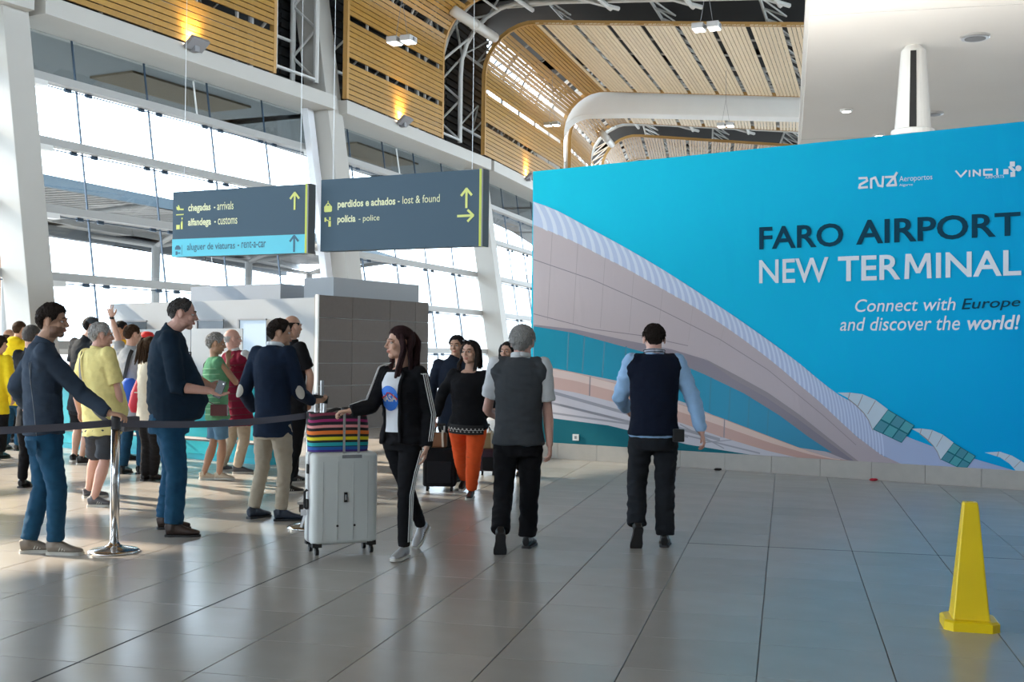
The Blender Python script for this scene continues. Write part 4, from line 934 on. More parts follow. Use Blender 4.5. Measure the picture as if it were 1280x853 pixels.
def person(sp):
    Y = sp['Y']; H = sp['H']; k = H / 1.75; kh = sp.get('headk', 1.0) * (.5 + .5 * k); W = sp.get('w', 1.0); belly = sp.get('belly', 0.0); fem = sp.get('fem', False)
    A = lambda q: at(q[0], q[1], Y + (q[2] if len(q) > 2 else 0)); fwd = sharp_h(sp['face']); right = Vector((fwd.y, -fwd.x, 0))
    pel = A(sp['pelvis']); neck = A(sp['neck']); hc = A(sp['head']); hi = sp.get('hi', 1)
    feet = []
    for s_, q in ((-1, sp['L']), (1, sp['R'])):
        az = q[3] if len(q) > 3 else sp['face']; f = sharp_h(az)
        if q[0] == 'flat' or len(q) == 4:
            g = ground(q[1], q[2]); u = Z; ank = g - f * .05 * k + Z * .085 * k
        else:   # lifted heel: ball of the foot stays on the floor
            pitch = math.radians(q[4]); g = ground(q[1], q[2]); f2 = f * math.cos(pitch) - Z * math.sin(pitch); u = f * math.sin(pitch) + Z * math.cos(pitch)
            ank = g - f2 * .155 * k + u * .085 * k + Z * .004; f = f2
        feet.append((ank, f, u))
    gp = Vector(((feet[0][0].x + feet[1][0].x) / 2, (feet[0][0].y + feet[1][0].y) / 2, 0))
    root = empty('person', gp, sp['label'], 'person', sp.get('group'))
    sd = sp.get('seed', int(abs(pel.x * 100)) % 97)
    up = (neck - pel).normalized(); rs = (right - up * right.dot(up)).normalized(); fs = up.cross(rs) * 1.0
    fs = rs.cross(up) * -1 if rs.cross(up).dot(fwd) < 0 else rs.cross(up)
    shw = sp.get('sh', .172) * k * (.90 if fem else 1) * (1 + (W - 1) * .5)
    drop = sp.get('drop', (0, 0))
    SH = [neck - up * (.055 + drop[i]) * k + rs * (s_ * shw) for i, s_ in enumerate((-1, 1))]
    HP = [pel + rs * (s_ * .088 * k * W) - up * .0 for s_ in (-1, 1)]
    kn = []
    for i in (0, 1):
        q = sp.get('kneeL' if i == 0 else 'kneeR'); f = feet[i][1].copy(); f.z = 0
        bend = (f.normalized() + fwd).normalized(); dl = (feet[i][0] - HP[i]).length; fl = min(.488 * H, dl * 1.006) if feet[i][2].z > .99 else min(.488 * H, dl * sp.get('kb', 1.05))
        kn.append(leg_ik(HP[i], feet[i][0], bend, .502 * fl, .498 * fl) if q is None else A(q))
    arms = []
    for i, (e, w) in enumerate((('LE', 'LW'), ('RE', 'RW'))):
        s_ = -1 if i == 0 else 1
        E_ = sp.get(e); W_ = sp.get(w)
        E_ = A(E_) if isinstance(E_, tuple) and E_[0] != 'l' else SH[i] + rs * ((E_[1] if E_ else .05 * s_)) + fs * ((E_[2] if E_ else -.02)) + up * ((E_[3] if E_ else -.28 * k))
        W_ = A(W_) if isinstance(W_, tuple) and W_[0] != 'l' else E_ + rs * ((W_[1] if W_ else -.0 * s_)) + fs * ((W_[2] if W_ else .06)) + up * ((W_[3] if W_ else -.24 * k))
        arms.append((SH[i], E_, W_))
    sk = sp.get('skin', 'light'); mats = [skin(sk), skin2(sk, (.85, .55, .55) if not fem else (.9, .45, .45), 'lip'), skin2(sk, (.45, .42, .42), 'stubble')]
    # --- head
    hf = sharp_h(sp.get('haz', sp['face'])); pit = math.radians(sp.get('hpitch', 0)); hr = Vector((hf.y, -hf.x, 0)); hfw = hf * math.cos(pit) + Z * math.sin(pit); hup = hr.cross(hfw)
    tilt = math.radians(sp.get('tilt', 0)); hr2 = hr * math.cos(tilt) + hup * math.sin(tilt); hup2 = hr2.cross(hfw)
    R = Matrix((hr2, hfw, hup2)).transposed(); hk = kh * 1.0
    TH = lambda x, y, z: hc + R @ Vector((x, y, z)) * hk
    mb = MB(); head_parts(mb, hc, R, hk, fem, sp.get('chub', 0.0)); nr = (.050 if fem else .060) * (1 + sp.get('chub', 0.0) * .8)
    mb.tube([TH(0, -.022, -.02), TH(0, -.018, -.075), (TH(0, -.018, -.075) * .45 + neck * .55), neck - up * .05, neck - up * .12], [nr * k, nr * k, nr * k * .98, nr * k * 1.15, nr * k * 1.2], 16)
    vox = .0042 if hi >= 2 else .0055 if hi == 1 else .009
    hm = remesh(mb, vox, 2); co = getco(hm); Ri = np.array(R).T; loc = ((co - np.array(hc)) @ np.array(R)) / hk
    for ex in (-.031, .031):     # eye sockets
        d2 = ((loc[:, 0] - ex) / .017) ** 2 + ((loc[:, 2] - .006) / .011) ** 2; fr_ = loc[:, 1] > .03
        co -= (np.exp(-d2) * fr_ * .0075 * hk)[:, None] * np.array(hfw)[None, :]
    setco(hm, co)
    nf = len(hm.polygons); cen = np.zeros(nf * 3); hm.polygons.foreach_get('center', cen); cl_ = ((cen.reshape(-1, 3) - np.array(hc)) @ np.array(R)) / hk
    mi = np.zeros(nf, dtype=np.int32); lip = (np.abs(cl_[:, 2] + .0605) < .0115) & (np.abs(cl_[:, 0]) < .024 - np.abs(cl_[:, 2] + .06) * .6) & (cl_[:, 1] > .074)
    if sp.get('stubble'):
        mi[(cl_[:, 2] < -.034) & (cl_[:, 1] > -.005) & (cl_[:, 2] > -.118) & ~lip & ((np.abs(cl_[:, 0]) > .0) )] = 2; mi[(cl_[:, 2] > -.05) & (np.abs(cl_[:, 0]) < .035) & (cl_[:, 1] > .05) & (cl_[:, 2] > -.04)] = 0
    mi[lip] = 1
    for q in mats: hm.materials.append(q)
    hm.polygons.foreach_set('material_index', mi)
    # --- body below the head
    bare_arm = sp.get('sleeve', 'long'); bare_leg = sp.get('legs', 'long'); mb = MB(); ak = k * (.86 if fem else 1) * (1 + (W - 1) * .5)
    spine = lambda t: pel + (neck - pel) * t
    tb = [(-.10, .14, .10), (.25, .125, .095), (.6, .14, .10), (.84, .15, .095), (.97, .10, .07), (1.02, .05, .05)]
    mb.tube([spine(t) for t, a, b in tb], [a * k * W * .86 for t, a, b in tb], 16, ref=rs, rx=[b * k * W * .86 for t, a, b in tb])
    au = {'long': .78, 'elbow': .80, 'short': .80, 'none': 1.0}[bare_arm]; af = .80 if bare_arm == 'long' else 1.0; lu = .80; ll = .80 if bare_leg == 'long' else 1.0
    for i in (0, 1):
        s, e, w = arms[i]; mb.tube([neck - up * .065, s - up * (.012 if bare_arm != 'none' else 0), s + (e - s) * .3, e, e + (w - e) * .25, w, w + (w - e).normalized() * .02], [.036 * k, .046 * ak * au, .046 * ak * au, .040 * ak * min(1, au + .08 if bare_arm != 'short' else 1), .041 * ak * af, .026 * ak * af, .024 * ak * af], 12)
        hp, kk, an = HP[i], kn[i], feet[i][0]
        mb.tube([hp + up * .03, hp + (kk - hp) * .25, hp + (kk - hp) * .8, kk, kk + (an - kk) * .28, kk + (an - kk) * .75, an, an - feet[i][2] * .03], [q_ * k * (1 + (W - 1) * .4) for q_ in (.085 * lu, .084 * lu, .060 * lu, .055 * (lu + ll) / 2, .058 * ll, .041 * ll, .037 * ll, .036 * ll)], 14)
    bmsh = remesh(mb, .013 if hi >= 1 else .018, 3); bmsh.materials.append(mats[0])
    pieces = [hm, bmsh]
    hands = sp.get('hands', [{}, {}]); HD = []
    for i in (0, 1):
        s, e, w = arms[i]; hd = hands[i]
        if hd is None: HD.append(None); continue
        h = (w - e).normalized(); s_ = -1 if i == 0 else 1
        h = Vector(hd['h']).normalized() if 'h' in hd else h
        n = Vector(hd['n']) if 'n' in hd else rs * -s_
        thumb = Vector(hd['s']) if 's' in hd else fs
        mb = MB(); hand_parts(mb, w, h, n, thumb, hd.get('curl', .4), k * .97 * (.92 if fem else 1), hd.get('spread', .07), fr=.0088)
        e0 = w - (w - e).normalized() * .07; mb.tube([e0, w, w + h * .01], [.031 * ak, .026 * ak, .024 * ak], 12)
        pm_ = remesh(mb, .0048 if hi >= 1 else .007, 1); pm_.materials.append(mats[0]); pieces.append(pm_); HD.append((w, h, n))
    bm = bmesh.new(); offs = []
    for me in pieces: bm.from_mesh(me)
    body = bpy.data.meshes.new('body'); bm.to_mesh(body); bm.free()
    for me in pieces: bpy.data.meshes.remove(me)
    bo = link('body', body, mats, root, smooth=True)
    # --- eyes, brows, hair
    if sp.get('face_on', True):
        for ex in (-.031, .031):
            m = MB(); m.ball(TH(ex, .0725, .005), .0112 * hk, .0118 * hk, .0085 * hk, R, 14, 10); eo = m.build('eyeball', mat('eye_white', (.62, .60, .58), rough=.2), root, smooth=True)
            m = MB(); m.ball(TH(ex, .0800, .005), .0060 * hk, .0050 * hk, .0062 * hk, R, 12, 8); m.build('iris', mat('eye_dark', (.02, .012, .008), rough=.15), eo, smooth=True)
            s_ = 1 if ex > 0 else -1; m = MB(); m.tube([TH(ex - s_ * .013, .0790, .0120), TH(ex, .0830, .0160), TH(ex + s_ * .014, .0755, .0110)], .0042 * hk, 6, ref=hr2); m.build('eyelid', mats[0], root, smooth=True)
            m = MB(); m.tube([TH(ex - s_ * .016, .0915, .0260), TH(ex, .0915, .0320), TH(ex + s_ * .020, .0770, .0275)], [.0032 * hk, .0038 * hk, .002 * hk], 6); m.build('eyebrow', hairm(sp.get('brow', sp.get('hair', 'dark'))), root, smooth=True)
    hs = sp.get('hairp', {})
    if sp.get('hair'):
        m = hair_shell(hc, R, hk, seed=sd, **hs)
        if hi >= 1 and not sp.get('locks') and hs.get('t', .012) > .006:
            rr = random.Random(sd + 11); tt = hs.get('t', .012)
            for q in range(480 if hi >= 2 else 240):
                az = rr.uniform(-math.pi, math.pi); el = math.asin(rr.uniform(-.35, .99)); d = Vector((math.cos(el) * math.sin(az), math.cos(el) * math.cos(az), math.sin(el)))
                p = Vector((0, -.013, .026)) + Vector((d.x * .0775, d.y * .0965, d.z * .0905)); hl = interp(HL, abs(math.degrees(az))) + hs.get('rec', 0) * max(0, 1 - abs(az) / 1.22)
                if p.z < hl + .010: continue
                if hs.get('bald') and p.z > .085 - hs['bald'] * .03: continue
                fl = Vector((d.x * .5 + rr.uniform(-.3, .3), -.35 + rr.uniform(-.3, .3), -.75 * (1 - max(0, d.z)) - .1)); fl = (fl - d * fl.dot(d)).normalized(); L_ = rr.uniform(.018, .034); p = p + d * (tt * .8)
                m.tube([TH(*p), TH(*(p + fl * L_ * .5 + d * .005)), TH(*(p + fl * L_ + d * rr.uniform(-.002, .006)))], [.0040 * hk, .0034 * hk, .0008 * hk], 5)
        if sp.get('locks'):
            rr = random.Random(sd + 3)
            for (pth, n_, r0, jit) in sp['locks']:
                for q in range(n_):
                    off = Vector((rr.uniform(-1, 1) * jit, rr.uniform(-1, 1) * jit, 0)); wv = rr.uniform(0, 6); pts = []
                    for j, pp in enumerate(pth):
                        g_ = .35 + .65 * j / (len(pth) - 1); pts.append(TH(pp[0] + off.x * g_ + .006 * math.sin(wv + j * 1.7), pp[1] + off.y * g_ + .006 * math.cos(wv + j * 1.9), pp[2] + rr.uniform(-.01, .01) * j * .5))
                    sm = []
                    for j in range(len(pts) - 1):
                        for t in (0, .5): a0 = pts[max(j - 1, 0)]; a1, a2 = pts[j], pts[j + 1]; a3 = pts[min(j + 2, len(pts) - 1)]; sm.append(.5 * (2 * a1 + (a2 - a0) * t + (2 * a0 - 5 * a1 + 4 * a2 - a3) * t * t + (3 * a1 - a0 - 3 * a2 + a3) * t ** 3))
                    sm.append(pts[-1]); nn = len(sm); m.tube(sm, [r0 * hk * (1 - .75 * (j / (nn - 1)) ** 2.2) for j in range(nn)], 7, rx=[r0 * .6 * hk * (1 - .75 * (j / (nn - 1)) ** 2.2) for j in range(nn)])
        m.build('hair', hairm(sp['hair']), root, smooth=True)
    # --- top garment
    tp = sp['top']; th = tp.get('th', .014); hem = tp.get('hem', -.16); wb = 1 + belly * .25
    bl = belly * .11
    st = [(hem, .170, .125, bl * .1), (hem + .04, .172, .128, bl * .25), (max(.0, hem + .07), .166 + belly * .02, .124, bl * .8), (.2, .150 + belly * .03, .116 + bl * .5, bl), (.42, .150 + belly * .02, .116 + bl * .4, bl * .75), (.62, .160, .118 + bl * .2, bl * .3), (.78, .168, .116, .0), (.89, .160, .102, 0), (.965, .112, .080, 0), (1.01, .068, .066, 0)]
    if tp.get('vneck'): st = st[:-1]; st[-1] = (.955, .118, .082, 0)
    if fem: st = [(a, b * (.93 if a > .5 else .90 if .15 < a < .5 else 1.0), c * (1 + .10 * (.55 < a < .8)), d + (.012 if .55 < a < .8 else 0)) for a, b, c, d in st]
    mb = MB(); Ws = W * k; mb.tube([spine(t) + fs * (o * k) for t, a, b, o in st], [a * Ws + th for t, a, b, o in st], 24, ref=rs, rx=[b * Ws + th + o * .7 * k for t, a, b, o in st], axis=up)
    sl = sp.get('sleeve', 'long'); sr = tp.get('sr', 1.0)
    for i in (0, 1):
        s, e, w = arms[i]; s_ = -1 if i == 0 else 1
        ra = .058 * ak + th * .7; mb.tube([neck - up * .035 * k, neck - up * .05 * k + (s - neck) * .5, s], [.056 * k, .060 * ak + th * .5, ra], 14); mb.ball(s, ra, ra, ra, None, 16, 12)
        mb.ball(s - up * .05 * k - rs * s_ * .045 * k, .07 * ak + th, .07 * ak + th, .09 * ak + th, None, 16, 12)
        if sl == 'none': continue
        a = [(s + (e - s) * .02, .058), (s + (e - s) * .30, .0565)]
        if sl == 'short': a += [(s + (e - s) * .62, .058), (s + (e - s) * tp.get('sl', .72), .060)]
        elif sl == 'elbow': a += [(s + (e - s) * .8, .052), (e, .05), (e + (w - e) * .25, .048)]
        else:
            a += [(s + (e - s) * .8, .052), (e, .050), (e + (w - e) * .3, .047), (e + (w - e) * .85, .036), (e + (w - e) * .96, .034)]
        mb.tube([p for p, r in a], [(r * ak + th * .7) * sr for p, r in a], 16)
    if tp.get('collar', 1) and not tp.get('vneck'): mb.tube([neck - up * .03 * k, TH(0, -.016, -.085) * .5 + neck * .5 - up * 0], [nr * k + .012, nr * k + tp.get('ct', .010)], 18)
    vx = .0095 if hi >= 1 else .014
    me = remesh(mb, vx, 4); folds(me, tp.get('fold', .006), 8, 13, sd)
    if tp.get('paint'):
        tp['paint'](me, sp, dict(neck=neck, pel=pel, up=up, rs=rs, fs=fs, arms=arms))
        top = link(tp.get('name', 'shirt'), me, None, root, smooth=True)
    else: top = link(tp.get('name', 'shirt'), me, tp['m'], root, smooth=True, label=tp.get('label'))
    if tp.get('under'):      # shirt collar / shirt below vest
        m = MB(); cc = TH(0, -.016, -.085) * .45 + neck * .55
        ring = [cc + up * (.006 + .012 * math.cos(a_)) * 1 + rs * math.sin(a_) * (nr * k + .014) - fs * math.cos(a_) * (nr * k + .014) for a_ in [2 * math.pi * j / 20 for j in range(21)]]
        m.tube(ring, .018, 8, rx=.006, ref=up); m.build('shirt_collar', tp['under'], root, smooth=True)
    if tp.get('over'):       # sleeveless vest over the shirt
        ov = tp['over']; mb = MB(); st2 = [q for q in st]; hem2 = ov.get('hem', hem); st2[0] = (hem2,) + st2[0][1:]; st2[1] = (hem2 + .04,) + st2[1][1:]
        mb.tube([spine(t) + fs * (o * k) for t, a, b, o in st2], [a * Ws + th + .010 for t, a, b, o in st2], 24, ref=rs, rx=[b * Ws + th + .012 + o * .7 * k for t, a, b, o in st2], axis=up)
        for i in (0, 1):
            s, e, w = arms[i]; mb.tube([neck - up * .035 * k, neck - up * .04 * k + (s - neck) * .5, neck - up * .03 * k + (s - neck) * .90], [.064 * k, .060 * ak + th * .5 + .014, .058 * ak + th + .012], 16); mb.ball(s - up * .05 * k - rs * (-.042 if i == 0 else .042) * k, .07 * ak + th + .013, .07 * ak + th + .013, .09 * ak + th + .013, None, 16, 12)
        me = remesh(mb, vx, 4); folds(me, ov.get('fold', .004), 7, 14, sd + 5); link(ov.get('name', 'vest'), me, ov['m'], root, smooth=True)
    # --- trousers / shorts
    bp = sp['bottom']; tf = bp.get('fit', 1.0); mb = MB(); hb = bp.get('hip', 1.0)
    pst = [(-.16, .150, .115), (-.06, .166 * hb, .122 * hb), (.04, .150 * hb, .108 * hb), (.12, .132, .095)]
    if belly: pst = [(t, a + belly * .01, b + belly * .02) for t, a, b in pst]
    mb.tube([spine(t) for t, a, b in pst], [a * Ws + .008 for t, a, b in pst], 20, ref=rs, rx=[b * Ws + .008 for t, a, b in pst])
    lw = k * (1 + (W - 1) * .6)
    for i in (0, 1):
        hp, kk, an = HP[i], kn[i], feet[i][0]; uf = feet[i][2]; c = bp.get('cuff', .058); kr = bp.get('kr', .068)
        a = [(hp + up * .02 - rs * (0), .092 * hb), (hp + (kk - hp) * .22, .096 * hb), (hp + (kk - hp) * .6, .082 * (.5 + .5 * hb))]
        if bp.get('short'): a += [(hp + (kk - hp) * bp['short'], .088)]
        else: a += [(hp + (kk - hp) * .9, kr + .002), (kk, kr), (kk + (an - kk) * .3, kr * .96), (kk + (an - kk) * .75, (kr + c) / 2 * .97), (kk + (an - kk) * bp.get('len', .97), c)]
        mb.tube([p for p, r in a], [r * lw * tf for p, r in a], 18)
    me = remesh(mb, vx, 3); folds(me, bp.get('fold', .008) * .62, 10, 15, sd + 9)
    link(bp.get('name', 'trousers'), me, bp['m'], root, smooth=True)
    if bp.get('belt'):
        m = MB(); t = .13; ring = [spine(t) + rs * math.sin(a_) * (.152 * Ws + .012) + fs * math.cos(a_) * (.112 * Ws + .012) for a_ in [2 * math.pi * j / 24 for j in range(25)]]; m.tube(ring, .016, 6, rx=.006, ref=up); m.build('belt', M_dark, root)
    sh = sp['shoes']
    for i in (0, 1): shoe(root, feet[i][0], feet[i][1], feet[i][2], k * (.92 if fem else 1.0) * sh.get('k', 1), sh['m'], sh['sole'], sh.get('name', 'shoe'), sh.get('lace'))
    if sh.get('sock'):
        for i in (0, 1):
            an = feet[i][0]; m = MB(); m.tube([an - feet[i][2] * .02, an + (kn[i] - an) * .10, an + (kn[i] - an) * .2], [.042 * k, .040 * k, .043 * k], 12); m.build('sock', sh['sock'], root, smooth=True)
    return dict(st=st, th=th, root=root, neck=neck, pel=pel, up=up, rs=rs, fs=fs, arms=arms, feet=feet, knees=kn, hips=HP, TH=TH, spine=spine, k=k, Ws=Ws, ak=ak)
# ------------------------------------------------------------------ people: the cast
C_jeans = mat('cloth_denim', (.014, .064, .125), rough=.8, nscale=9, namt=.45, bump=.3, bscale=260, spec=.12)
C_jeans2 = mat('cloth_denim_dark', (.012, .050, .096), rough=.8, nscale=9, namt=.4, bump=.3, bscale=260, spec=.12)
C_black = cloth('black', (.010, .010, .012)); C_blk2 = cloth('charcoal_black', (.018, .019, .022)); C_navy = cloth('navy', (.010, .016, .034)); C_khaki = cloth('khaki', (.42, .36, .28))
S_black = mat('shoe_black', (.012, .012, .013), rough=.35); S_sole = mat('sole_black', (.02, .02, .022), rough=.6); S_brown = mat('shoe_brown', (.045, .026, .02), rough=.55); S_white = mat('sole_white', (.55, .53, .48), rough=.6); S_lace = mat('lace_white', (.6, .58, .52), rough=.7)
PE = {}
# left man leaning on the barrier post
PE['lean'] = person(dict(label='bearded man in dark blue zip sweater and jeans, one hand resting on the barrier post', H=1.78, Y=8.42, face=62, pelvis=(55, 541, .0), neck=(51, 431, 0), head=(67, 402.5, .02), haz=88, hpitch=-2, hi=2,
    L=('flat', 45, 691, 70), R=('flat', 78, 693.5, 88), LE=(19, 483, .18), LW=(32, 508, .42), RE=(103, 493, .02), RW=(137, 517, .0), skin='olive', stubble=True, hair='dark', hairp=dict(t=.017, rough=.007, vol=.5, rec=-.004),
    hands=[{}, dict(curl=.55, n=(0, 0, -1), s=(0, 1, .1), h=(1, 0, -.12))],
    top=dict(m=cloth('sweater_slate', (.040, .058, .088)), name='sweater', fold=.007, hem=-.02, ct=.016, th=.016), bottom=dict(m=C_jeans, kr=.070, cuff=.058, fold=.010), shoes=dict(m=mat('sneaker_brown', (.20, .17, .14), rough=.6), sole=S_white, name='sneaker', lace=S_lace), w=1.0))
# big man with phone
PE['big'] = person(dict(label='heavy man in navy quarter zip sweater holding out a phone in his open hand', H=1.86, Y=9.45, face=72, pelvis=(211, 524, 0), neck=(211, 415, 0), head=(229, 393, .0), haz=78, hpitch=-6, hi=2, headk=1.04,
    L=('flat', 214, 661.5, 75), R=('flat', 225, 671, 82), LE=(238, 470, .35), LW=(262, 482, .3), RE=(222, 484, -.20), RW=(262, 489, -.20), skin='pink', hair='darkgrey', brow='dark', hairp=dict(t=.007, rough=.003, rec=.014), sleeve='elbow', chub=.08,
    hands=[{}, dict(curl=.28, n=(0, -.3, 1), s=(.2, 1, .3), h=(1, -.05, -.3))], w=1.13, belly=.62,
    top=dict(m=cloth('knit_navy', (.012, .026, .045)), name='sweater', fold=.006, hem=-.06, ct=.02, th=.016), bottom=dict(m=C_jeans, kr=.072, cuff=.066, fold=.011, name='trousers'), shoes=dict(m=S_brown, sole=S_sole)))
# navy blazer man
PE['blazer'] = person(dict(label='man in navy blazer with pale elbow patches and beige trousers', H=1.78, Y=10.3, face=28, pelvis=(341, 533, 0), neck=(341, 434, 0), head=(351, 417, .02), haz=78, hpitch=0, hi=2,
    L=('flat', 322, 647.5, 35), R=('flat', 358, 651, 75), LE=(305, 490, .1), LW=(317, 512, .38), RE=(375, 492, -.02), RW=(391, 502, .18), skin='olive', hair='dark', hairp=dict(t=.013, rough=.005, vol=.6),
    hands=[None, dict(curl=.5, n=(-.3, .6, 1), s=(-.5, .7, .3), h=(1, .2, .1))],
    top=dict(m=cloth('blazer_navy', (.012, .022, .045)), name='blazer', fold=.004, hem=-.13, th=.020, under=mat('cloth_collar_white', (.7, .72, .75), rough=.7)), bottom=dict(m=C_khaki, kr=.064, cuff=.054, fold=.008), shoes=dict(m=mat('shoe_navy', (.02, .03, .05), rough=.5), sole=S_sole)))
# man in black tee behind
PE['tee'] = person(dict(label='balding man in black t-shirt and black trousers behind the blazer man', H=1.84, Y=12.4, face=48, pelvis=(366, 517, 0), neck=(364, 429, 0), head=(366, 409, 0), haz=45, hi=1, L=('flat', 371, 604, 45), R=('flat', 362, 617, 60), RE=(388, 470, -.05), RW=(386, 500, .05), skin='light',
    hair='dark', hairp=dict(t=.005, rough=.002, bald=.8), sleeve='short', top=dict(m=C_black, name='t_shirt', hem=-.12), bottom=dict(m=C_black), shoes=dict(m=S_black, sole=S_white, name='sneaker', lace=S_lace)))
# green striped top
C_denl = mat('cloth_denim_light', (.10, .22, .34), rough=.8, nscale=9, namt=.3, bump=.3, bscale=200)
PE['green'] = person(dict(label='grey haired woman in green striped vest top and denim shorts with hand at her mouth', H=1.66, Y=13.4, face=62, pelvis=(272, 521, 0), neck=(268, 447, 0), head=(270.5, 430, .0), haz=72, hpitch=-8, hi=1, fem=True, headk=1.05, L=('flat', 260, 600, 70), R=('flat', 279, 600.5, 84),
    LE=(284, 474, .25), LW=(285, 450, .28), RE=(296, 480, 0), RW=(285, 462, .22), skin='tan', hair='grey', brow='darkgrey', hairp=dict(t=.016, rough=.010), sleeve='none', legs='short', w=1.04,
    top=dict(m=cloth('green_knit', (.12, .32, .18)), name='vest_top', hem=-.05, collar=0), bottom=dict(m=C_denl, short=.78, name='shorts'), shoes=dict(m=mat('sandal_cream', (.5, .42, .32), rough=.6), sole=S_white, name='sneaker')))
# maroon vest
PE['maroon'] = person(dict(label='bald man in maroon quilted vest with white sleeves and beige trousers at the counter', H=1.74, Y=13.9, face=35, pelvis=(299, 520, 0), neck=(294, 440, 0), head=(291, 424, 0), haz=60, hi=1, L=('flat', 281, 589, 30), R=('flat', 302, 592, 75), RE=(311, 474, .05), RW=(303, 490, .28), skin='pink',
    hair='silver', hairp=dict(t=.004, rough=.001, bald=1.0, rec=.03), top=dict(m=cloth('shirt_white', (.62, .62, .62)), name='shirt', over=dict(m=cloth('quilt_maroon', (.20, .012, .035)), name='vest', fold=.006)), bottom=dict(m=C_khaki), shoes=dict(m=mat('shoe_grey', (.08, .08, .09), rough=.6), sole=S_white, name='sneaker')))
# yellow polo
PE['polo'] = person(dict(label='white haired man in pale yellow polo and grey shorts with a grey shoulder strap', H=1.72, Y=11.0, face=38, pelvis=(126, 532, 0), neck=(121, 437, 0), head=(127, 420, .02), haz=58, hi=1, headk=1.06, chub=.08, w=1.12, belly=.5, L=('flat', 117, 622, 50), R=('flat', 124, 633.5, 84),
    RE=(148, 493, -.05), RW=(149, 520, .05), LE=(96, 492, .1), LW=(100, 515, .3), skin='pink', hair='silver', hairp=dict(t=.010, rough=.004), sleeve='short', legs='short',
    top=dict(m=cloth('yellow_polo', (.84, .72, .30)), name='polo_shirt', hem=-.13, ct=.014, th=.022), bottom=dict(m=cloth('short_grey', (.055, .06, .07)), short=.88, name='shorts'), shoes=dict(m=mat('sneaker_grey', (.10, .10, .11), rough=.6), sole=S_white, name='sneaker', lace=S_lace)))
# dark tee man with cap
PE['cap'] = person(dict(label='man in dark cap, charcoal t-shirt and shorts behind the yellow polo man', H=1.80, Y=15.2, face=25, pelvis=(102, 506, 0), neck=(107, 424, 0), head=(115, 408, 0), haz=60, hi=0, L=('flat', 97, 577, 30), R=('flat', 107, 581, 60), LE=(89, 462, .0), LW=(92, 488, .15), skin='light', hair='black', hairp=dict(t=.012, rough=.001), sleeve='short', legs='short', w=1.08,
    top=dict(m=cloth('tee_charcoal', (.022, .026, .032)), name='t_shirt', hem=-.1), bottom=dict(m=C_blk2, short=.85, name='shorts'), shoes=dict(m=S_black, sole=S_white, name='sneaker')))
# waving man
PE['wave'] = person(dict(label='man in grey t-shirt and jeans waving with one arm raised high', H=1.78, Y=13.9, face=20, pelvis=(167, 512, 0), neck=(163, 436, 0), head=(166.5, 419, 0), haz=42, hi=1, L=('flat', 156, 592, 10), R=('flat', 181, 592, 40), LE=(148, 424, .12), LW=(139.5, 397, .10), RE=(190, 468, -.02), RW=(187, 492, .2), skin='light', hair='brown', hairp=dict(t=.009, rough=.003), sleeve='short', drop=(-.03, 0),
    hands=[dict(curl=.08, spread=.32, n=(.2, 1, 0), s=(1, 0, .2), h=(-.22, 0, 1)), {}],
    top=dict(m=cloth('tee_grey', (.34, .35, .36)), name='t_shirt', hem=-.12), bottom=dict(m=C_jeans2), shoes=dict(m=S_black, sole=S_sole)))
# yellow hoodies
C_yel = cloth('hoodie_yellow', (.80, .60, .02))
PE['hood'] = person(dict(label='person in yellow hoodie with white and blue back print, full figure near the left edge', H=1.78, Y=16.6, face=5, pelvis=(19, 498, 0), neck=(21, 427, 0), head=(25, 412.5, 0), haz=20, hi=0, L=('flat', 8, 562, 0), R=('flat', 25, 563, 10), skin='light', hair='brown', hairp=dict(t=.010, rough=.004), face_on=False, w=1.05,
    top=dict(m=C_yel, name='hoodie', hem=-.12, ct=.03, th=.022), bottom=dict(m=C_jeans), shoes=dict(m=S_black, sole=S_sole)))
PE['hood2'] = person(dict(label='dark haired person in yellow top cut off by the left picture edge', H=1.66, Y=15.6, face=10, pelvis=(-5, 510, 0), neck=(-4, 445, 0), head=(1, 431, 0), hi=0, L=('flat', -10, 575, 0), R=('flat', 4, 573, 10), skin='light', hair='dark', hairp=dict(t=.014, rough=.004), face_on=False,
    top=dict(m=C_yel, name='hoodie', hem=-.12, th=.02), bottom=dict(m=C_black), shoes=dict(m=S_black, sole=S_sole)))
PE['baldfar'] = person(dict(label='bald man mostly hidden behind the yellow hoodies', H=1.70, Y=18.4, face=30, pelvis=(14, 498, 0), neck=(11, 434, 0), head=(12, 421, 0), hi=0, L=('flat', 8, 553, 0), R=('flat', 18, 553, 10), skin='tan', hair='brown', hairp=dict(t=.002, rough=.0, bald=1.0, rec=.04), face_on=False,
    top=dict(m=C_blk2, name='shirt'), bottom=dict(m=C_black), shoes=dict(m=S_black, sole=S_sole)))
PE['behindlean'] = person(dict(label='person with dark grey hair in black trousers hidden behind the leaning man', H=1.70, Y=12.2, face=10, pelvis=(37, 525, 0), neck=(39, 438, 0), head=(40, 421, 0), hi=0, L=('flat', 30, 609, 0), R=('flat', 48, 608, 10), LE=('l', .02, .05, -.26), LW=('l', .06, .2, -.05), RE=('l', -.02, .05, -.26), RW=('l', -.08, .2, -.05), skin='light', hair='darkgrey', hairp=dict(t=.012, rough=.004), face_on=False, w=.8,
    top=dict(m=C_blk2, name='jacket'), bottom=dict(m=C_black), shoes=dict(m=S_black, sole=S_sole)))
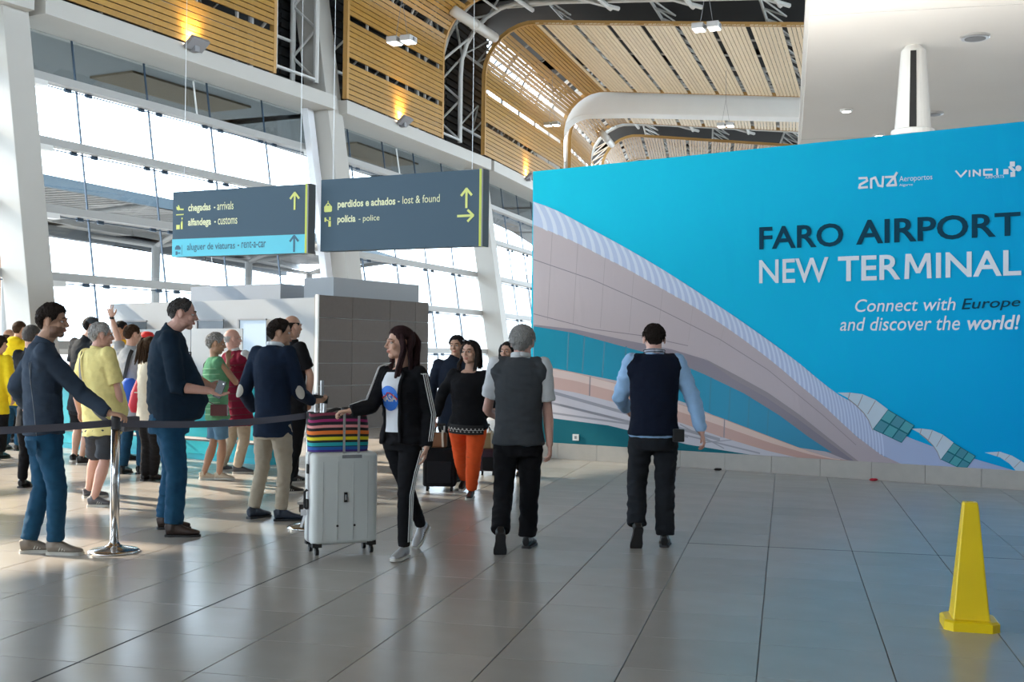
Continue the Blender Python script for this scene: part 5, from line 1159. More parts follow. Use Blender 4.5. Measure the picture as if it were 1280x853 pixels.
# people half hidden behind the waving man
PE['yel3'] = person(dict(label='dark haired person in orange yellow top right behind the raised arm', H=1.74, Y=15.6, face=60, pelvis=(154, 500, 0), neck=(151, 428, 0), head=(152, 413, 0), haz=85, hi=0, L=('flat', 150, 574, 60), R=('flat', 160, 575, 60), skin='tan', hair='black', hairp=dict(t=.012, rough=.003), face_on=False,
    top=dict(m=cloth('orange_yellow', (.78, .45, .02)), name='shirt'), bottom=dict(m=C_blk2), shoes=dict(m=S_black, sole=S_sole)))
PE['redcap'] = person(dict(label='person in bright red cap and dark jacket deep in the queue', H=1.66, Y=15.0, face=40, pelvis=(184, 508, 0), neck=(184, 440, 0), head=(184.5, 426, 0), haz=60, hi=0, L=('flat', 180, 577, 40), R=('flat', 190, 576, 40), skin='tan', hair='black', hairp=dict(t=.004, rough=.002), face_on=False,
    top=dict(m=C_blk2, name='jacket'), bottom=dict(m=cloth('maroon_trouser', (.09, .01, .03)), name='trousers'), shoes=dict(m=S_black, sole=S_sole)))
q = PE['redcap']; m = MB(); T_ = q['TH']; m.tube([T_(0, -.01, .045), T_(0, -.012, .075), T_(0, -.015, .105), T_(0, -.015, .122)], [.092, .092, .075, .03], 16); m.tube([T_(0, .06, .052), T_(0, .11, .05), T_(0, .15, .045)], [.07, .065, .04], 14, ref=q['rs'], rx=[.01, .006, .005]); m.build('cap', mat('cap_red', (.62, .015, .015), rough=.7), q['root'], smooth=True)
q = PE['cap']; m = MB(); T_ = q['TH']; m.tube([T_(0, -.01, .03), T_(0, -.012, .075), T_(0, -.015, .105), T_(0, -.015, .125)], [.094, .094, .078, .03], 16); m.build('cap', mat('cap_dark', (.03, .04, .05), rough=.8), q['root'], smooth=True)
LONG = lambda f=1.0: [
    ([(-.055, .030, .075), (-.088, .012, .02), (-.092, .005, -.06), (-.095, .03, -.13 * f), (-.10, .05, -.20 * f), (-.09, .06, -.27 * f)], 9, .020, .018),
    ([(.055, .030, .075), (.088, .012, .02), (.092, .005, -.06), (.095, .03, -.13 * f), (.10, .05, -.20 * f), (.09, .06, -.27 * f)], 9, .020, .018),
    ([(0, -.08, .08), (0, -.118, .02), (0, -.115, -.06), (0, -.12, -.14 * f), (0, -.13, -.22 * f)], 14, .024, .055),
    ([(-.05, -.06, .07), (-.085, -.05, .0), (-.09, -.055, -.08), (-.085, -.07, -.16 * f), (-.08, -.075, -.24 * f)], 7, .022, .02),
    ([(.05, -.06, .07), (.085, -.05, .0), (.09, -.055, -.08), (.085, -.07, -.16 * f), (.08, -.075, -.24 * f)], 7, .022, .02)]
PE['cream'] = person(dict(label='long haired woman in cream top half hidden behind the heavy man', H=1.64, Y=12.6, face=40, pelvis=(187, 522, 0), neck=(188, 450, 0), head=(189, 435, 0), hi=0, fem=True, L=('flat', 184, 601, 20), R=('flat', 196, 601, 40), LE=(181, 478, .0), LW=(180, 500, .1), skin='light', hair='brown', hairp=dict(t=.014, rough=.003), locks=LONG(.8), face_on=False,
    top=dict(m=cloth('cream', (.62, .56, .45)), name='blouse', hem=-.16), bottom=dict(m=C_black), shoes=dict(m=S_black, sole=S_sole)))
# woman with the suitcase
C_white_tee = mat('cloth_tee_white', (.68, .70, .74), rough=.8, bump=.2, bscale=90)
PE['woman'] = person(dict(label='young long haired woman in black striped tracksuit pushing a white suitcase', H=1.67, Y=8.4, face=-152, pelvis=(503, 548, .0), neck=(503, 459, .0), head=(499, 430, -.02), haz=-118, hpitch=2, hi=2, fem=True,
    L=('flat', 501, 700, -158), R=('lift', 521, 685, -150, 42), LE=(536, 518, -.02), LW=(533, 560, -.10), RE=(465, 508, -.16), RW=(437, 514, -.22), kneeL=None, skin='light', hair='auburn', hairp=dict(t=.016, rough=.003, vol=.4), locks=LONG(1.5),
    hands=[dict(curl=.35, n=(-1, 0, 0), s=(0, -1, 0), h=(-.15, -.05, -1)), dict(curl=.75, n=(0, 0, -1), s=(.25, 1, .2), h=(-1, -.1, -.12))],
    top=dict(m=C_black, name='track_jacket', hem=-.08, th=.020, fold=.008, vneck=1), bottom=dict(m=C_black, kr=.058, cuff=.046, fold=.006, hip=.94, name='track_trousers'), shoes=dict(m=mat('sneaker_silver', (.42, .42, .43), rough=.35, metal=.3), sole=S_white, name='sneaker', lace=mat('lace_grey', (.25, .25, .26)))))
# orange trousers woman
C_orange = cloth('orange_trouser', (.80, .105, .025), rough=.7)
PE['orange'] = person(dict(label='woman in black cardigan and bright orange trousers walking towards the viewer', H=1.66, Y=11.7, face=-168, pelvis=(585, 531, .05), neck=(587, 463, 0), head=(588, 441, -.03), haz=-150, hpitch=2, hi=2, fem=True, chub=.08, w=1.18, headk=1.03, L=('flat', 588, 624.5, -172), R=('lift', 577, 614, -170, 20),
    LE=(611, 495, .02), LW=(607, 522, .06), RE=(553, 492, .0), RW=(545, 520, .12), skin='light', hair='dark', hairp=dict(t=.014, rough=.003), locks=LONG(.62), brow='dark',
    top=dict(m=C_black, name='cardigan', hem=-.06, th=.02, vneck=1, fold=.007, sr=1.0), bottom=dict(m=C_orange, kr=.074, cuff=.052, fold=.007, hip=1.06, len=.94), shoes=dict(m=S_black, sole=S_white, name='sneaker')))
PE['behind'] = person(dict(label='man in dark navy top behind the orange trousers woman', H=1.72, Y=13.4, face=-172, pelvis=(566, 524, 0), neck=(566, 450, 0), head=(571, 433, 0), haz=-160, tilt=-4, hi=1, L=('flat', 572, 601, -170), R=('flat', 560, 602, -175), RE=(540, 482, 0), RW=(541, 508, -.15), skin='olive', hair='black', hairp=dict(t=.016, rough=.005),
    top=dict(m=cloth('navy_sweat', (.014, .02, .035)), name='sweatshirt', hem=-.12), bottom=dict(m=C_black), shoes=dict(m=S_black, sole=S_sole)))
PE['peek'] = person(dict(label='dark haired woman peeking out behind the grey vest man', H=1.64, Y=13.6, face=-170, pelvis=(640, 522, 0), neck=(638, 455, 0), head=(634, 440, 0), haz=-155, hi=1, fem=True, L=('flat', 650, 595, -170), R=('flat', 636, 596, -175), skin='light', hair='black', hairp=dict(t=.012, rough=.002), locks=LONG(.7),
    top=dict(m=C_black, name='blouse', hem=-.12), bottom=dict(m=C_black), shoes=dict(m=S_black, sole=S_sole)))
# grey vest man seen from behind
C_wh = cloth('shirt_crisp_white', (.66, .67, .69), rough=.75)
PE['vest'] = person(dict(label='grey haired man in grey knitted vest and white short sleeved shirt walking away', H=1.75, Y=8.85, face=4, pelvis=(648, 553, .0), neck=(650, 448, 0), head=(653, 429, .02), haz=12, hpitch=-4, hi=2, headk=1.03, w=1.05, L=('lift', 625, 694, -2, 52), R=('flat', 661, 683.5, 14), LE=(609, 513, .12), LW=(622, 522, .34), RE=(685, 520, .02), RW=(687, 556, -.02),
    skin='pink', hair='grey', hairp=dict(t=.020, rough=.008, vol=.2), sleeve='short', hands=[{}, dict(curl=.55, n=(-1, .2, 0), s=(0, 1, .1))],
    top=dict(m=C_wh, name='shirt', hem=-.02, sr=1.03, sl=.70, under=C_wh, over=dict(m=cloth('vest_grey', (.060, .066, .074)), name='knit_vest', fold=.006, hem=-.03)), bottom=dict(m=C_black, kr=.074, cuff=.070, fold=.010, len=.99), shoes=dict(m=S_black, sole=S_sole)))
# navy vest man seen from behind
C_blue = cloth('shirt_sky_blue', (.33, .52, .78), rough=.75)
PE['navyvest'] = person(dict(label='dark haired man in navy knitted vest and sky blue shirt walking away', H=1.73, Y=9.0, face=1, pelvis=(817, 546, .0), neck=(818, 444, 0), head=(817.5, 425, .02), haz=2, hpitch=-10, hi=2, w=1.08, L=('lift', 795, 686, -4, 55), R=('flat', 831, 682, 10), LE=(775, 497, .08), LW=(784, 512, .34), RE=(866, 497, .0), RW=(877, 541, -.02),
    skin='pink', hair='dark', hairp=dict(t=.010, rough=.003), hands=[{}, dict(curl=.55, n=(-1, .2, 0), s=(0, 1, .1))],
    top=dict(m=C_blue, name='shirt', hem=-.0, sr=1.02, fold=.008, under=mat('collar_white_navy', (.6, .64, .72), rough=.7), over=dict(m=cloth('vest_navy', (.008, .012, .026)), name='knit_vest', fold=.004, hem=.02)), bottom=dict(m=cloth('trouser_charcoal', (.018, .02, .024)), kr=.076, cuff=.072, fold=.012, len=.98), shoes=dict(m=S_black, sole=S_sole)))
# ------------------------------------------------------------------ clothing details and things people carry
def surf(g, t, a, off=.010):
    """point on the torso garment: t along the spine, a angle from the front (radians, + to the wearer's right)"""
    st = g['st']
    for p, q in zip(st, st[1:]):
        if p[0] <= t <= q[0]: f = (t - p[0]) / (q[0] - p[0]); v = [p[i] + (q[i] - p[i]) * f for i in range(4)]; break
    else: v = st[0] if t < st[0][0] else st[-1]
    k, Ws, th = g['k'], g['Ws'], g['th']; A_ = v[1] * Ws + th + off; B_ = v[2] * Ws + th + v[3] * .7 * k + off
    return g['spine'](t) + g['fs'] * (v[3] * k + math.cos(a) * B_) + g['rs'] * (math.sin(a) * A_)
def patch(g, name, m, t0, t1, fa, off, nt=14, na=10, label=None):
    mb = MB(); vs = []
    for i in range(nt + 1):
        t = t0 + (t1 - t0) * i / nt; a0, a1 = fa(t)
        vs += [surf(g, t, a0 + (a1 - a0) * j / na, off) for j in range(na + 1)]
    mb.add(vs, [(i * (na + 1) + j, i * (na + 1) + j + 1, (i + 1) * (na + 1) + j + 1, (i + 1) * (na + 1) + j) for i in range(nt) for j in range(na)])
    return mb.build(name, m, g['root'], smooth=True, label=label)
def ribbon(name, pts, w, th, m, parent, ref, n=8, **kw):
    mb = MB(); mb.tube(pts, w, n, rx=th, ref=ref); return mb.build(name, m, parent, smooth=True, **kw)
# woman with suitcase: open jacket over white t-shirt with round blue space emblem, stripes, watch
g = PE['woman']; deg = math.radians
fa = lambda t: (deg(-22 - 10 * max(0, t - .3)), deg(24 + 10 * max(0, t - .3)))
tee = patch(g, 't_shirt', C_white_tee, .10, .93, fa, .010, 24, 12, 'white t-shirt under the open jacket')
for s_ in (0, 1):
    pts = [surf(g, t, fa(t)[s_], .012) for t in np.linspace(-.05, .95, 16)]; ribbon('jacket_edge', pts, .014, .009, C_black, g['root'], g['rs'])
def onchest(mb, poly, off): mb.add([surf(g, t, a, off) for a, t in poly], [tuple(range(len(poly)))])
ct, ca, rt_, ra_ = .57, deg(2), .175, deg(35)
mb = MB(); cpt = [(ca + ra_ * .72 * math.cos(q * math.pi / 14), ct + rt_ * math.sin(q * math.pi / 14)) for q in range(28)]
vs = [surf(g, ct, ca, .018)] + [surf(g, ct + (t - ct) * .5, ca + (a - ca) * .5, .018) for a, t in cpt] + [surf(g, t, a, .017) for a, t in cpt]
mb.add(vs, [(0, 1 + q, 1 + (q + 1) % 28) for q in range(28)] + [(1 + q, 29 + q, 29 + (q + 1) % 28, 1 + (q + 1) % 28) for q in range(28)]); lg = mb.build('emblem', mat('emblem_blue', (.02, .16, .62), rough=.6), tee)
me = text_mesh('NASA', 1, .02); co = getco(me); mn, mx_ = co.min(0), co.max(0); uu = (co[:, 0] - mn[0]) / (mx_[0] - mn[0]); vv = (co[:, 1] - mn[1]) / (mx_[1] - mn[1])
setco(me, np.array([tuple(surf(g, ct - .045 + .10 * v, ca - (u - .5) * ra_ * 1.22 * 1, .022)) for u, v in zip(uu, vv)])); link('emblem_lettering', me, S_lace, tee)
mb = MB(); L_ = [(ca + ra_ * .66 * (1 - 2 * q / 10), ct + .02 + .10 * math.sin(q / 10 * 3.1) * (1 if q > 4 else .6) - .04) for q in range(11)]; mb.tube([surf(g, t, a, .023) for a, t in L_], .004, 5); mb.build('emblem_swoosh', mat('emblem_red', (.62, .02, .03), rough=.6), tee)
sm_ = mat('stripe_white', (.66, .66, .66), rough=.8)
def limb_stripes(g, path, rad, out, fwd_, parent, name='stripe'):
    for o in (-.016, 0, .016):
        pts = []
        for (p, r) in zip(path, rad): d = (out + fwd_ * (o / max(r, .02))).normalized(); pts.append(p + d * (r + .006))
        fine = []
        for a, b in zip(pts, pts[1:]): fine += [a + (b - a) * (q / 5) for q in range(5)]
        ribbon(name, fine + [pts[-1]], .0048, .003, sm_, parent, fwd_, 6)
for i in (0, 1):
    s, e, w = g['arms'][i]; o = g['rs'] * (-1 if i == 0 else 1); o = (o - Yv * .55 + Z * (.0 if i == 0 else .9)).normalized(); f = (w - s).cross(o).normalized()
    a_ = .0635 * g['ak'] + .014
    limb_stripes(g, [g['neck'] + (s - g['neck']) * .35 - g['up'] * .005, s + Z * .0, s + (e - s) * .35, s + (e - s) * .8, e, e + (w - e) * .35, e + (w - e) * .8], [a_ * .95, a_, a_ * .93, a_ * .86, a_ * .84, a_ * .78, a_ * .62], o, f, g['root'])
h, kn_, an = g['hips'][0], g['knees'][0], g['feet'][0][0]; o = (-g['rs'] - Yv * .25).normalized()
limb_stripes(g, [h - Z * .08, h + (kn_ - h) * .6, kn_, kn_ + (an - kn_) * .4, an + (kn_ - an) * .12], [.100, .080, .064, .060, .053], o, g['fs'], g['root'])
s, e, w = g['arms'][0]; d = (w - e).normalized(); mb = MB(); mb.tube([w - d * .028, w - d * .006], .029 * g['ak'] + .003, 14); wt = mb.build('wristwatch', mat('watch_steel', (.45, .46, .48), rough=.25, metal=.9), g['root'], smooth=True)
# blazer: elbow patches
g = PE['blazer']
for i in (0, 1):
    s, e, w = g['arms'][i]; c = e + (s - e) * .03; n = (Vector((.0, -1, .0)) + (g['rs'] * (-.5 if i == 0 else .35))).normalized(); r = .050 * g['ak'] + .020; ax = (s - e).normalized(); ax = (ax - n * ax.dot(n)).normalized(); b = n.cross(ax)
    mb = MB(); vs = [c + n * (r + .004)]
    for R_ in (.5, 1): vs += [c + n * (r * (math.cos(.75 * R_ * math.cos(q)) ) + .003) + ax * (.062 * R_ * math.sin(q)) + b * (.038 * R_ * math.cos(q)) for q in [2 * math.pi * j / 18 for j in range(18)]]
    mb.add(vs, [(0, 1 + j, 1 + (j + 1) % 18) for j in range(18)] + [(1 + j, 19 + j, 19 + (j + 1) % 18, 1 + (j + 1) % 18) for j in range(18)]); mb.build('elbow_patch', mat('patch_beige', (.50, .47, .42), rough=.85), g['root'], smooth=True)
# phones
def phone(c, ux, uy, lab):
    ux = Vector(ux).normalized(); uy = Vector(uy); uy = (uy - ux * uy.dot(ux)).normalized(); n = ux.cross(uy); r = empty('phone', c, lab, 'phone', 'phones held in the queue')
    m = MB(); m.box(c, ux * .072, uy * .036, n * .0042); m.build('case', mat('phone_black', (.015, .015, .018), rough=.3), r, bevel=.003)
    m = MB(); m.box(c + n * .0045, ux * .066, uy * .032, n * .0005); m.build('screen', mat('phone_screen', (.02, .025, .03), rough=.08), r)
    m = MB(); m.lathe(c - n * .004 + ux * .05 + uy * .018, [(.006, -.0025), (.006, 0)], 12, n); m.build('lens', M_alu, r)
w = PE['big']['arms'][1][2]; phone(w + Vector((.085, -.02, .015)), (.35, .1, 1), (1, -.2, 0), 'black phone resting upright in the heavy man\'s open hand')
w = PE['blazer']['arms'][1][2]; phone(w + Vector((.062, .045, .02)), (1, .25, -.15), (0, .3, 1), 'black phone held flat by the man in the navy blazer')
# sweater seams and belt details
g = PE['lean']; seam = mat('seam_grey', (.16, .18, .20), rough=.9)
ribbon('seam', [surf(g, t, deg(180 - 62 + 22 * t), .004) for t in np.linspace(-.02, .80, 14)], .003, .002, seam, g['root'], g['up'], 5)
ribbon('seam', [surf(g, .55 + .4 * q, deg(180 - 48 - 10 * q * q), .004) for q in np.linspace(0, 1, 10)], .003, .002, seam, g['root'], g['up'], 5)
mb = MB(); a = deg(180 - 40); mb.add([surf(g, -.07, a - .42, .018), surf(g, -.07, a + .1, .018), surf(g, -.22, a + .06, .012), surf(g, -.25, a - .16, .012), surf(g, -.22, a - .38, .012)], [(0, 1, 2, 3, 4)]); mb.build('back_pocket', C_jeans2, g['root'])
# polo man strap, bag strap of the waving man
def strapobj(name, g, path, w, m, lab, cat='strap', rootc=None, off=.020):
    pts = [surf(g, t, deg(a), off) for t, a in path]; f = []
    for i in range(len(pts) - 1):
        a0, a1, a2, a3 = pts[max(i - 1, 0)], pts[i], pts[i + 1], pts[min(i + 2, len(pts) - 1)]
        for t in (0, .25, .5, .75): f.append(.5 * (2 * a1 + (a2 - a0) * t + (2 * a0 - 5 * a1 + 4 * a2 - a3) * t * t + (3 * a1 - a0 - 3 * a2 + a3) * t ** 3))
    f.append(pts[-1]); c = g['pel']
    mb = MB(); rings = []
    for i, p in enumerate(f):
        tg = (f[min(i + 1, len(f) - 1)] - f[max(i - 1, 0)]).normalized(); n = p - (g['spine'](max(0, min(1, (p - g['pel']).dot(g['up']) / (g['neck'] - g['pel']).length)))); n = (n - tg * n.dot(tg)).normalized(); b = tg.cross(n)
        rings.append([p + b * w, p + b * w + n * .004, p - b * w + n * .004, p - b * w])
    vs = [q for r in rings for q in r]; mb.add(vs, [(i * 4 + j, i * 4 + (j + 1) % 4, i * 4 + 4 + (j + 1) % 4, i * 4 + 4 + j) for i in range(len(rings) - 1) for j in range(4)])
    return mb, f
g = PE['polo']; mb, f = strapobj('s', g, [(.98, -150), (.90, -165), (.75, -172), (.55, 178), (.35, 160), (.18, 140), (.05, 118)], .020, None, None)
r = g['root']; mb.build('bag_strap', mat('web_grey', (.14, .14, .15), rough=.9), r)
c = surf(g, .0, deg(60), .05); mb = MB(); mb.box(c, g['rs'] * .04, g['fs'] * .09, Z * .07); mb.build('bag_pouch', mat('web_grey2', (.10, .10, .11), rough=.9), r, bevel=.02)
g = PE['wave']; mb, f = strapobj('s', g, [(.97, 140), (.88, 155), (.70, 165), (.50, 178), (.36, -172), (.22, -160)], .022, None, None)
r = empty('sling_bag', f[-1], 'bright blue bag on a black strap on the waving man\'s back', 'bag'); mb.build('strap', M_dark, r)
c = at(161.5, 490, 13.62); mb = MB(); mb.tube([c + Z * .16, c + Z * .12, c, c - Z * .14, c - Z * .17], [.05, .085, .10, .10, .07], 14, ref=X, rx=[.03, .05, .06, .06, .04]); mb.build('pouch', mat('bag_blue', (.01, .10, .55), rough=.7), r, smooth=True)
c = at(173, 495, 13.3); r = empty('red_bag', c + Z * .25, 'red slouchy bag with pale cord carried between the waving man and the heavy man', 'bag')
mb = MB(); mb.tube([at(179, 462, 13.3), at(176, 478, 13.3), at(173, 492, 13.3), at(170, 508, 13.3), at(169, 516, 13.3)], [.02, .06, .085, .09, .05], 14, ref=X, rx=[.02, .04, .05, .05, .03]); mb.build('body', mat('bag_red', (.50, .01, .03), rough=.6), r, smooth=True)
mb = MB(); mb.tube([at(177, 482, 13.24), at(174, 491, 13.22), at(168, 491, 13.22)], .008, 6); mb.build('cord', S_lace, r)
g = PE['green']; r = g['root']
mb = MB(); mb.box(at(274, 513, 13.12), X * .098, Yv * .03, Z * .065); mb.build('purse', mat('purse_red', (.085, .015, .02), rough=.5), r, bevel=.012)
mb = MB(); mb.tube([surf(g, 1.0, deg(-120), .01), surf(g, .9, deg(-150), .012), surf(g, .6, deg(-160), .012), surf(g, .3, deg(-165), .012), at(268, 506, 13.12)], .006, 6); mb.build('purse_strap', mat('purse_strap', (.03, .02, .02)), r)
gm = mat('stripe_green', (.26, .50, .31), rough=.85)
for q in range(9): ribbon('knit_stripe', [surf(g, .05 + q * .095, deg(a), .004) for a in range(90, 275, 15)], .008, .003, gm, g['root'], g['up'], 5)
# quilt lines of the maroon vest
g = PE['maroon']
for q in range(8): ribbon('quilt_seam', [surf(g, .02 + q * .11, deg(a), .020) for a in range(70, 300, 15)], .005, .002, mat('quilt_dark', (.09, .005, .015)), g['root'], g['up'], 5)
# yellow hoodie: hood and back print
g = PE['hood']; mb = MB(); c = g['neck'] - g['fs'] * .075 + g['up'] * .0; mb.ball(c, .11, .07, .075, None, 16, 10); mb.ball(c - g['up'] * .05 - g['fs'] * .01, .085, .05, .08, None, 16, 10); me = remesh(mb, .014, 4); link('hood', me, C_yel, g['root'], smooth=True)
patch(g, 'back_print', mat('print_pale', (.62, .66, .60), rough=.8), .62, .74, lambda t: (deg(165), deg(212)), .012, 4, 6, 'pale printed block'); patch(g, 'back_print', mat('print_sky_blue', (.10, .38, .62), rough=.8), .48, .60, lambda t: (deg(165), deg(212)), .012, 4, 6, 'blue printed block')
for t_ in (.655, .69, .515, .55): patch(g, 'back_print', S_lace if t_ < .6 else mat('print_sky_blue', (.10, .38, .62)), t_, t_ + .012, lambda t: (deg(170), deg(207)), .014, 1, 6)
# orange trousers woman: patterned hem, sunglasses pushed up, zip and pocket seams
g = PE['orange']; patch(g, 'patterned_hem', mat('hem_black', (.015, .015, .016), rough=.8), -.14, .03, lambda t: (deg(-58), deg(50)), .012, 4, 12)
wm = mat('hem_white', (.6, .6, .58), rough=.8); mb = MB()
for q in range(10):
    a = deg(-52 + q * 11); 
    for (t_, d_) in ((-.035, .012), (-.09, .010)):
        a2 = a + (deg(5) if t_ < -.05 else 0); p = [surf(g, t_, a2 - .05, .017), surf(g, t_ + d_, a2, .017), surf(g, t_, a2 + .05, .017), surf(g, t_ - d_, a2, .017)]; mb.add(p, [(0, 1, 2, 3)])
    p0, p1, p2 = surf(g, -.065, a - .09, .017), surf(g, -.05, a, .018), surf(g, -.065, a + .09, .017); mb.tube([p0, p1, p2], .0028, 4)
mb.build('hem_motif', wm, g['root'], kind='stuff')
T_ = g['TH']; r = g['root']; mb = MB(); [mb.ball(T_(s_ * .032, .062, .115), .024, .010, .016, None, 12, 8) for s_ in (-1, 1)]; mb.build('sunglasses', mat('sunglass', (.01, .01, .01), rough=.1), r); mb = MB(); mb.tube([T_(-.06, .0, .09), T_(-.05, .055, .112), T_(0, .072, .118), T_(.05, .055, .112), T_(.06, .0, .09)], .003, 6); mb.build('sunglasses_frame', M_dark, r)
m_or = mat('orange_seam', (.45, .05, .01)); 
for i in (0, 1):
    kn_, f = g['knees'][i], g['fs']; ribbon('knee_seam', [kn_ + Z * .03 + f * (.078 * math.cos(a)) + g['rs'] * (.078 * math.sin(a)) for a in np.linspace(-1.2, 1.2, 8)], .003, .002, m_or, g['root'], Z, 5)
# collar stripes, belt pouch of the navy vest man
g = PE['navyvest']; c = g['TH'](0, -.016, -.085) * .45 + g['neck'] * .55
for q in (.010, -.006): ribbon('collar_stripe', [c + g['up'] * (.006 + q + .012 * math.cos(a)) + g['rs'] * math.sin(a) * .084 - g['fs'] * math.cos(a) * .084 for a in np.linspace(-1.7, 1.7, 14)], .003, .002, C_navy, g['root'], g['up'], 5)
c = surf(g, .03, deg(128), .03); mb = MB(); mb.box(c, g['rs'] * .045, g['fs'] * .03, Z * .05); mb.build('belt_pouch', S_black, g['root'], bevel=.01)
w = g['arms'][1][2]; e = g['arms'][1][1]; d = (w - e).normalized(); mb = MB(); mb.tube([w - d * .075, w - d * .015], [.040, .041], 14); mb.build('cuff', C_blue, g['root'], smooth=True)
w = PE['wave']['arms'][0][2]; mb = MB(); mb.tube([w - Z * .02, w + Z * .004], .034, 12); mb.build('wristwatch', S_black, PE['wave']['root'], smooth=True)

# ------------------------------------------------------------------ barrier posts with webbing
M_chr = mat('chrome', (.62, .61, .60), rough=.16, metal=1.0); M_web = mat('webbing_grey', (.11, .11, .14), rough=.85, bump=.2, bscale=300)
def post(c, ztop, lab, base=True):
    r = empty('barrier_post', c, lab, 'barrier post', 'chrome belt barrier posts')
    m = MB(); m.lathe(c, [(.185, 0), (.185, .012), (.165, .024), (.08, .042), (.045, .055), (.034, .075)], 36); m.build('base', M_chr, r, smooth=True)
    m = MB(); m.lathe(c, [(.033, .06), (.033, ztop - .09)], 24); m.build('post', M_chr, r, smooth=True)
    m = MB(); m.lathe(c, [(.036, ztop - .10), (.036, ztop - .01), (.030, ztop)], 20); m.build('head', mat('post_head', (.035, .035, .04), rough=.4), r)
    return r
def belt(a, b, parent, sag=.03, w=.026):
    m = MB(); n = 24; rings = []
    d = (b - a); hd = Vector((d.x, d.y, 0)).normalized(); nn = Vector((-hd.y, hd.x, 0)) * .0015
    for i in range(n + 1):
        t = i / n; p = a + d * t - Z * (sag * 4 * t * (1 - t)); rings += [p - Z * w - nn, p + Z * w - nn, p + Z * w + nn, p - Z * w + nn]
    m.add(rings, [(i * 4 + j, i * 4 + (j + 1) % 4, i * 4 + 4 + (j + 1) % 4, i * 4 + 4 + j) for i in range(n) for j in range(4)]); m.build('belt', M_web, parent)
b1 = ground(142.5, 690.5); r1_ = post(b1, 1.01, 'chrome barrier post in front of the leaning man with its round base in full view')
b2 = at(387, 600, 9.8).xy.to_3d(); r2_ = post(b2, .99, 'chrome barrier post half hidden behind the white suitcase')
b0 = at(-75, 600, 7.7).xy.to_3d()
belt(xyz(b1, .955) - X * .03, xyz(b0, .93), r1_, .01); belt(xyz(b1, .955) + X * .04, xyz(b2, .955) - X * .045, r1_, .035)
# silver trolley frame behind
c = at(398, 600, 10.9).xy.to_3d(); r = empty('luggage_trolley', c, 'silver upright trolley frame just behind the striped tote bag', 'trolley')
m = MB(); [m.tube([xyz(at(x, 500, 10.9), .10), at(x, y, 10.9)], .018, 8) for x, y in ((395, 492), (402.5, 476))]; m.build('upright', M_alu, r)
m = MB(); m.tube([at(389, 503, 10.9), at(406, 501, 10.9)], .02, 8); m.tube([at(394, 513, 10.9), at(407, 512, 10.9)], .016, 8); m.tube([at(406, 500, 10.9), at(405, 517, 10.9)], .02, 8); m.build('crossbar', M_alu, r)
m = MB(); m.box(c + Z * .09, X * .16, Yv * .2, Z * .012); m.build('deck', M_alu, r)
for sx in (-1, 1):
    for sy in (-1, 1): m = MB(); m.tube([c + Vector((sx * .13 - .015, sy * .16, .04)), c + Vector((sx * .13 + .015, sy * .16, .04))], .04, 12); m.build('wheel', M_dark, r)

# ------------------------------------------------------------------ white suitcase with striped tote on top
SC = ground(431, 693.5); aW = sharp_h(66); aD = Vector((-aW.y, aW.x, 0)); hw_, hd_ = .252, .135; z0, z1 = .075, .755
SCc = SC + aD * .13; r = empty('suitcase', xyz(SCc, 0), 'large white hard shell suitcase pushed by the tracksuit woman', 'suitcase')
M_case = mat('case_white', (.62, .64, .62), rough=.32, nscale=4, namt=.05, coat=.2)
def rbox(mb, c, ax, ay, hx, hy, zlo, zhi, rad, nz=6):
    """box with rounded vertical and horizontal edges built as stacked rounded rectangles"""
    def rr(hx_, hy_, rd, z):
        pts = []
        for (sx, sy, a0) in ((1, 1, 0), (-1, 1, 90), (-1, -1, 180), (1, -1, 270)):
            for q in range(5): a = deg(a0 + q * 22.5); pts.append(c + ax * (sx * (hx_ - rd) + rd * math.cos(a)) + ay * (sy * (hy_ - rd) + rd * math.sin(a)) + Z * z)
        return pts
    L = []
    for q in range(nz + 1): a = math.pi / 2 * q / nz; o = rad * (1 - math.sin(a)); L.append(rr(hx - o, hy - o, max(.01, rad * 1.3 - o), zlo + rad * (1 - math.cos(a))))
    for q in range(nz + 1): a = math.pi / 2 * (1 - q / nz); o = rad * (1 - math.sin(a)); L.append(rr(hx - o, hy - o, max(.01, rad * 1.3 - o), zhi - rad * (1 - math.cos(a))))
    n = len(L[0]); vs = [p for l in L for p in l]; mb.add(vs, [(i * n + j, i * n + (j + 1) % n, (i + 1) * n + (j + 1) % n, (i + 1) * n + j) for i in range(len(L) - 1) for j in range(n)] + [tuple(range(n - 1, -1, -1)), tuple((len(L) - 1) * n + j for j in range(n))])
m = MB(); rbox(m, xyz(SCc, 0) - aD * .068, aW, aD, hw_, .064, z0, z1, .035); m.build('front_shell', M_case, r, smooth=True)
m = MB(); rbox(m, xyz(SCc, 0) + aD * .068, aW, aD, hw_, .064, z0, z1, .035); m.build('rear_shell', M_case, r, smooth=True)
m = MB(); rbox(m, xyz(SCc, 0), aW, aD, hw_ - .004, .008, z0 + .004, z1 - .004, .03); m.build('zip_band', M_grey, r)
FP = lambda u, z, o=.0: xyz(SCc, z) - aD * (.132 + o) + aW * u
for u in (-.17, -.06, .06, .17): m = MB(); m.box(FP(u, .40, .0005), aW * .003, aD * .002, Z * .29); m.build('shell_rib', mat('case_rib', (.50, .52, .50), rough=.35), r, bevel=.001)
m = MB(); m.box(FP(.0, .425, .003), aW * .013, aD * .004, Z * .036); m.build('brand_plate', M_dark, r, bevel=.002, label='small black upright plate'); m = MB(); m.box(FP(.0, .425, .008), aW * .006, aD * .001, Z * .020); m.build('plate_inset', M_alu, r)
for u in (-.06, .07): m = MB(); m.lathe(FP(u, .215, .001), [(.009, -.003), (.009, .003)], 14, aD); m.build('stud', M_dark, r)
sl_ = xyz(SCc, 0) - aW * (hw_ + .004)
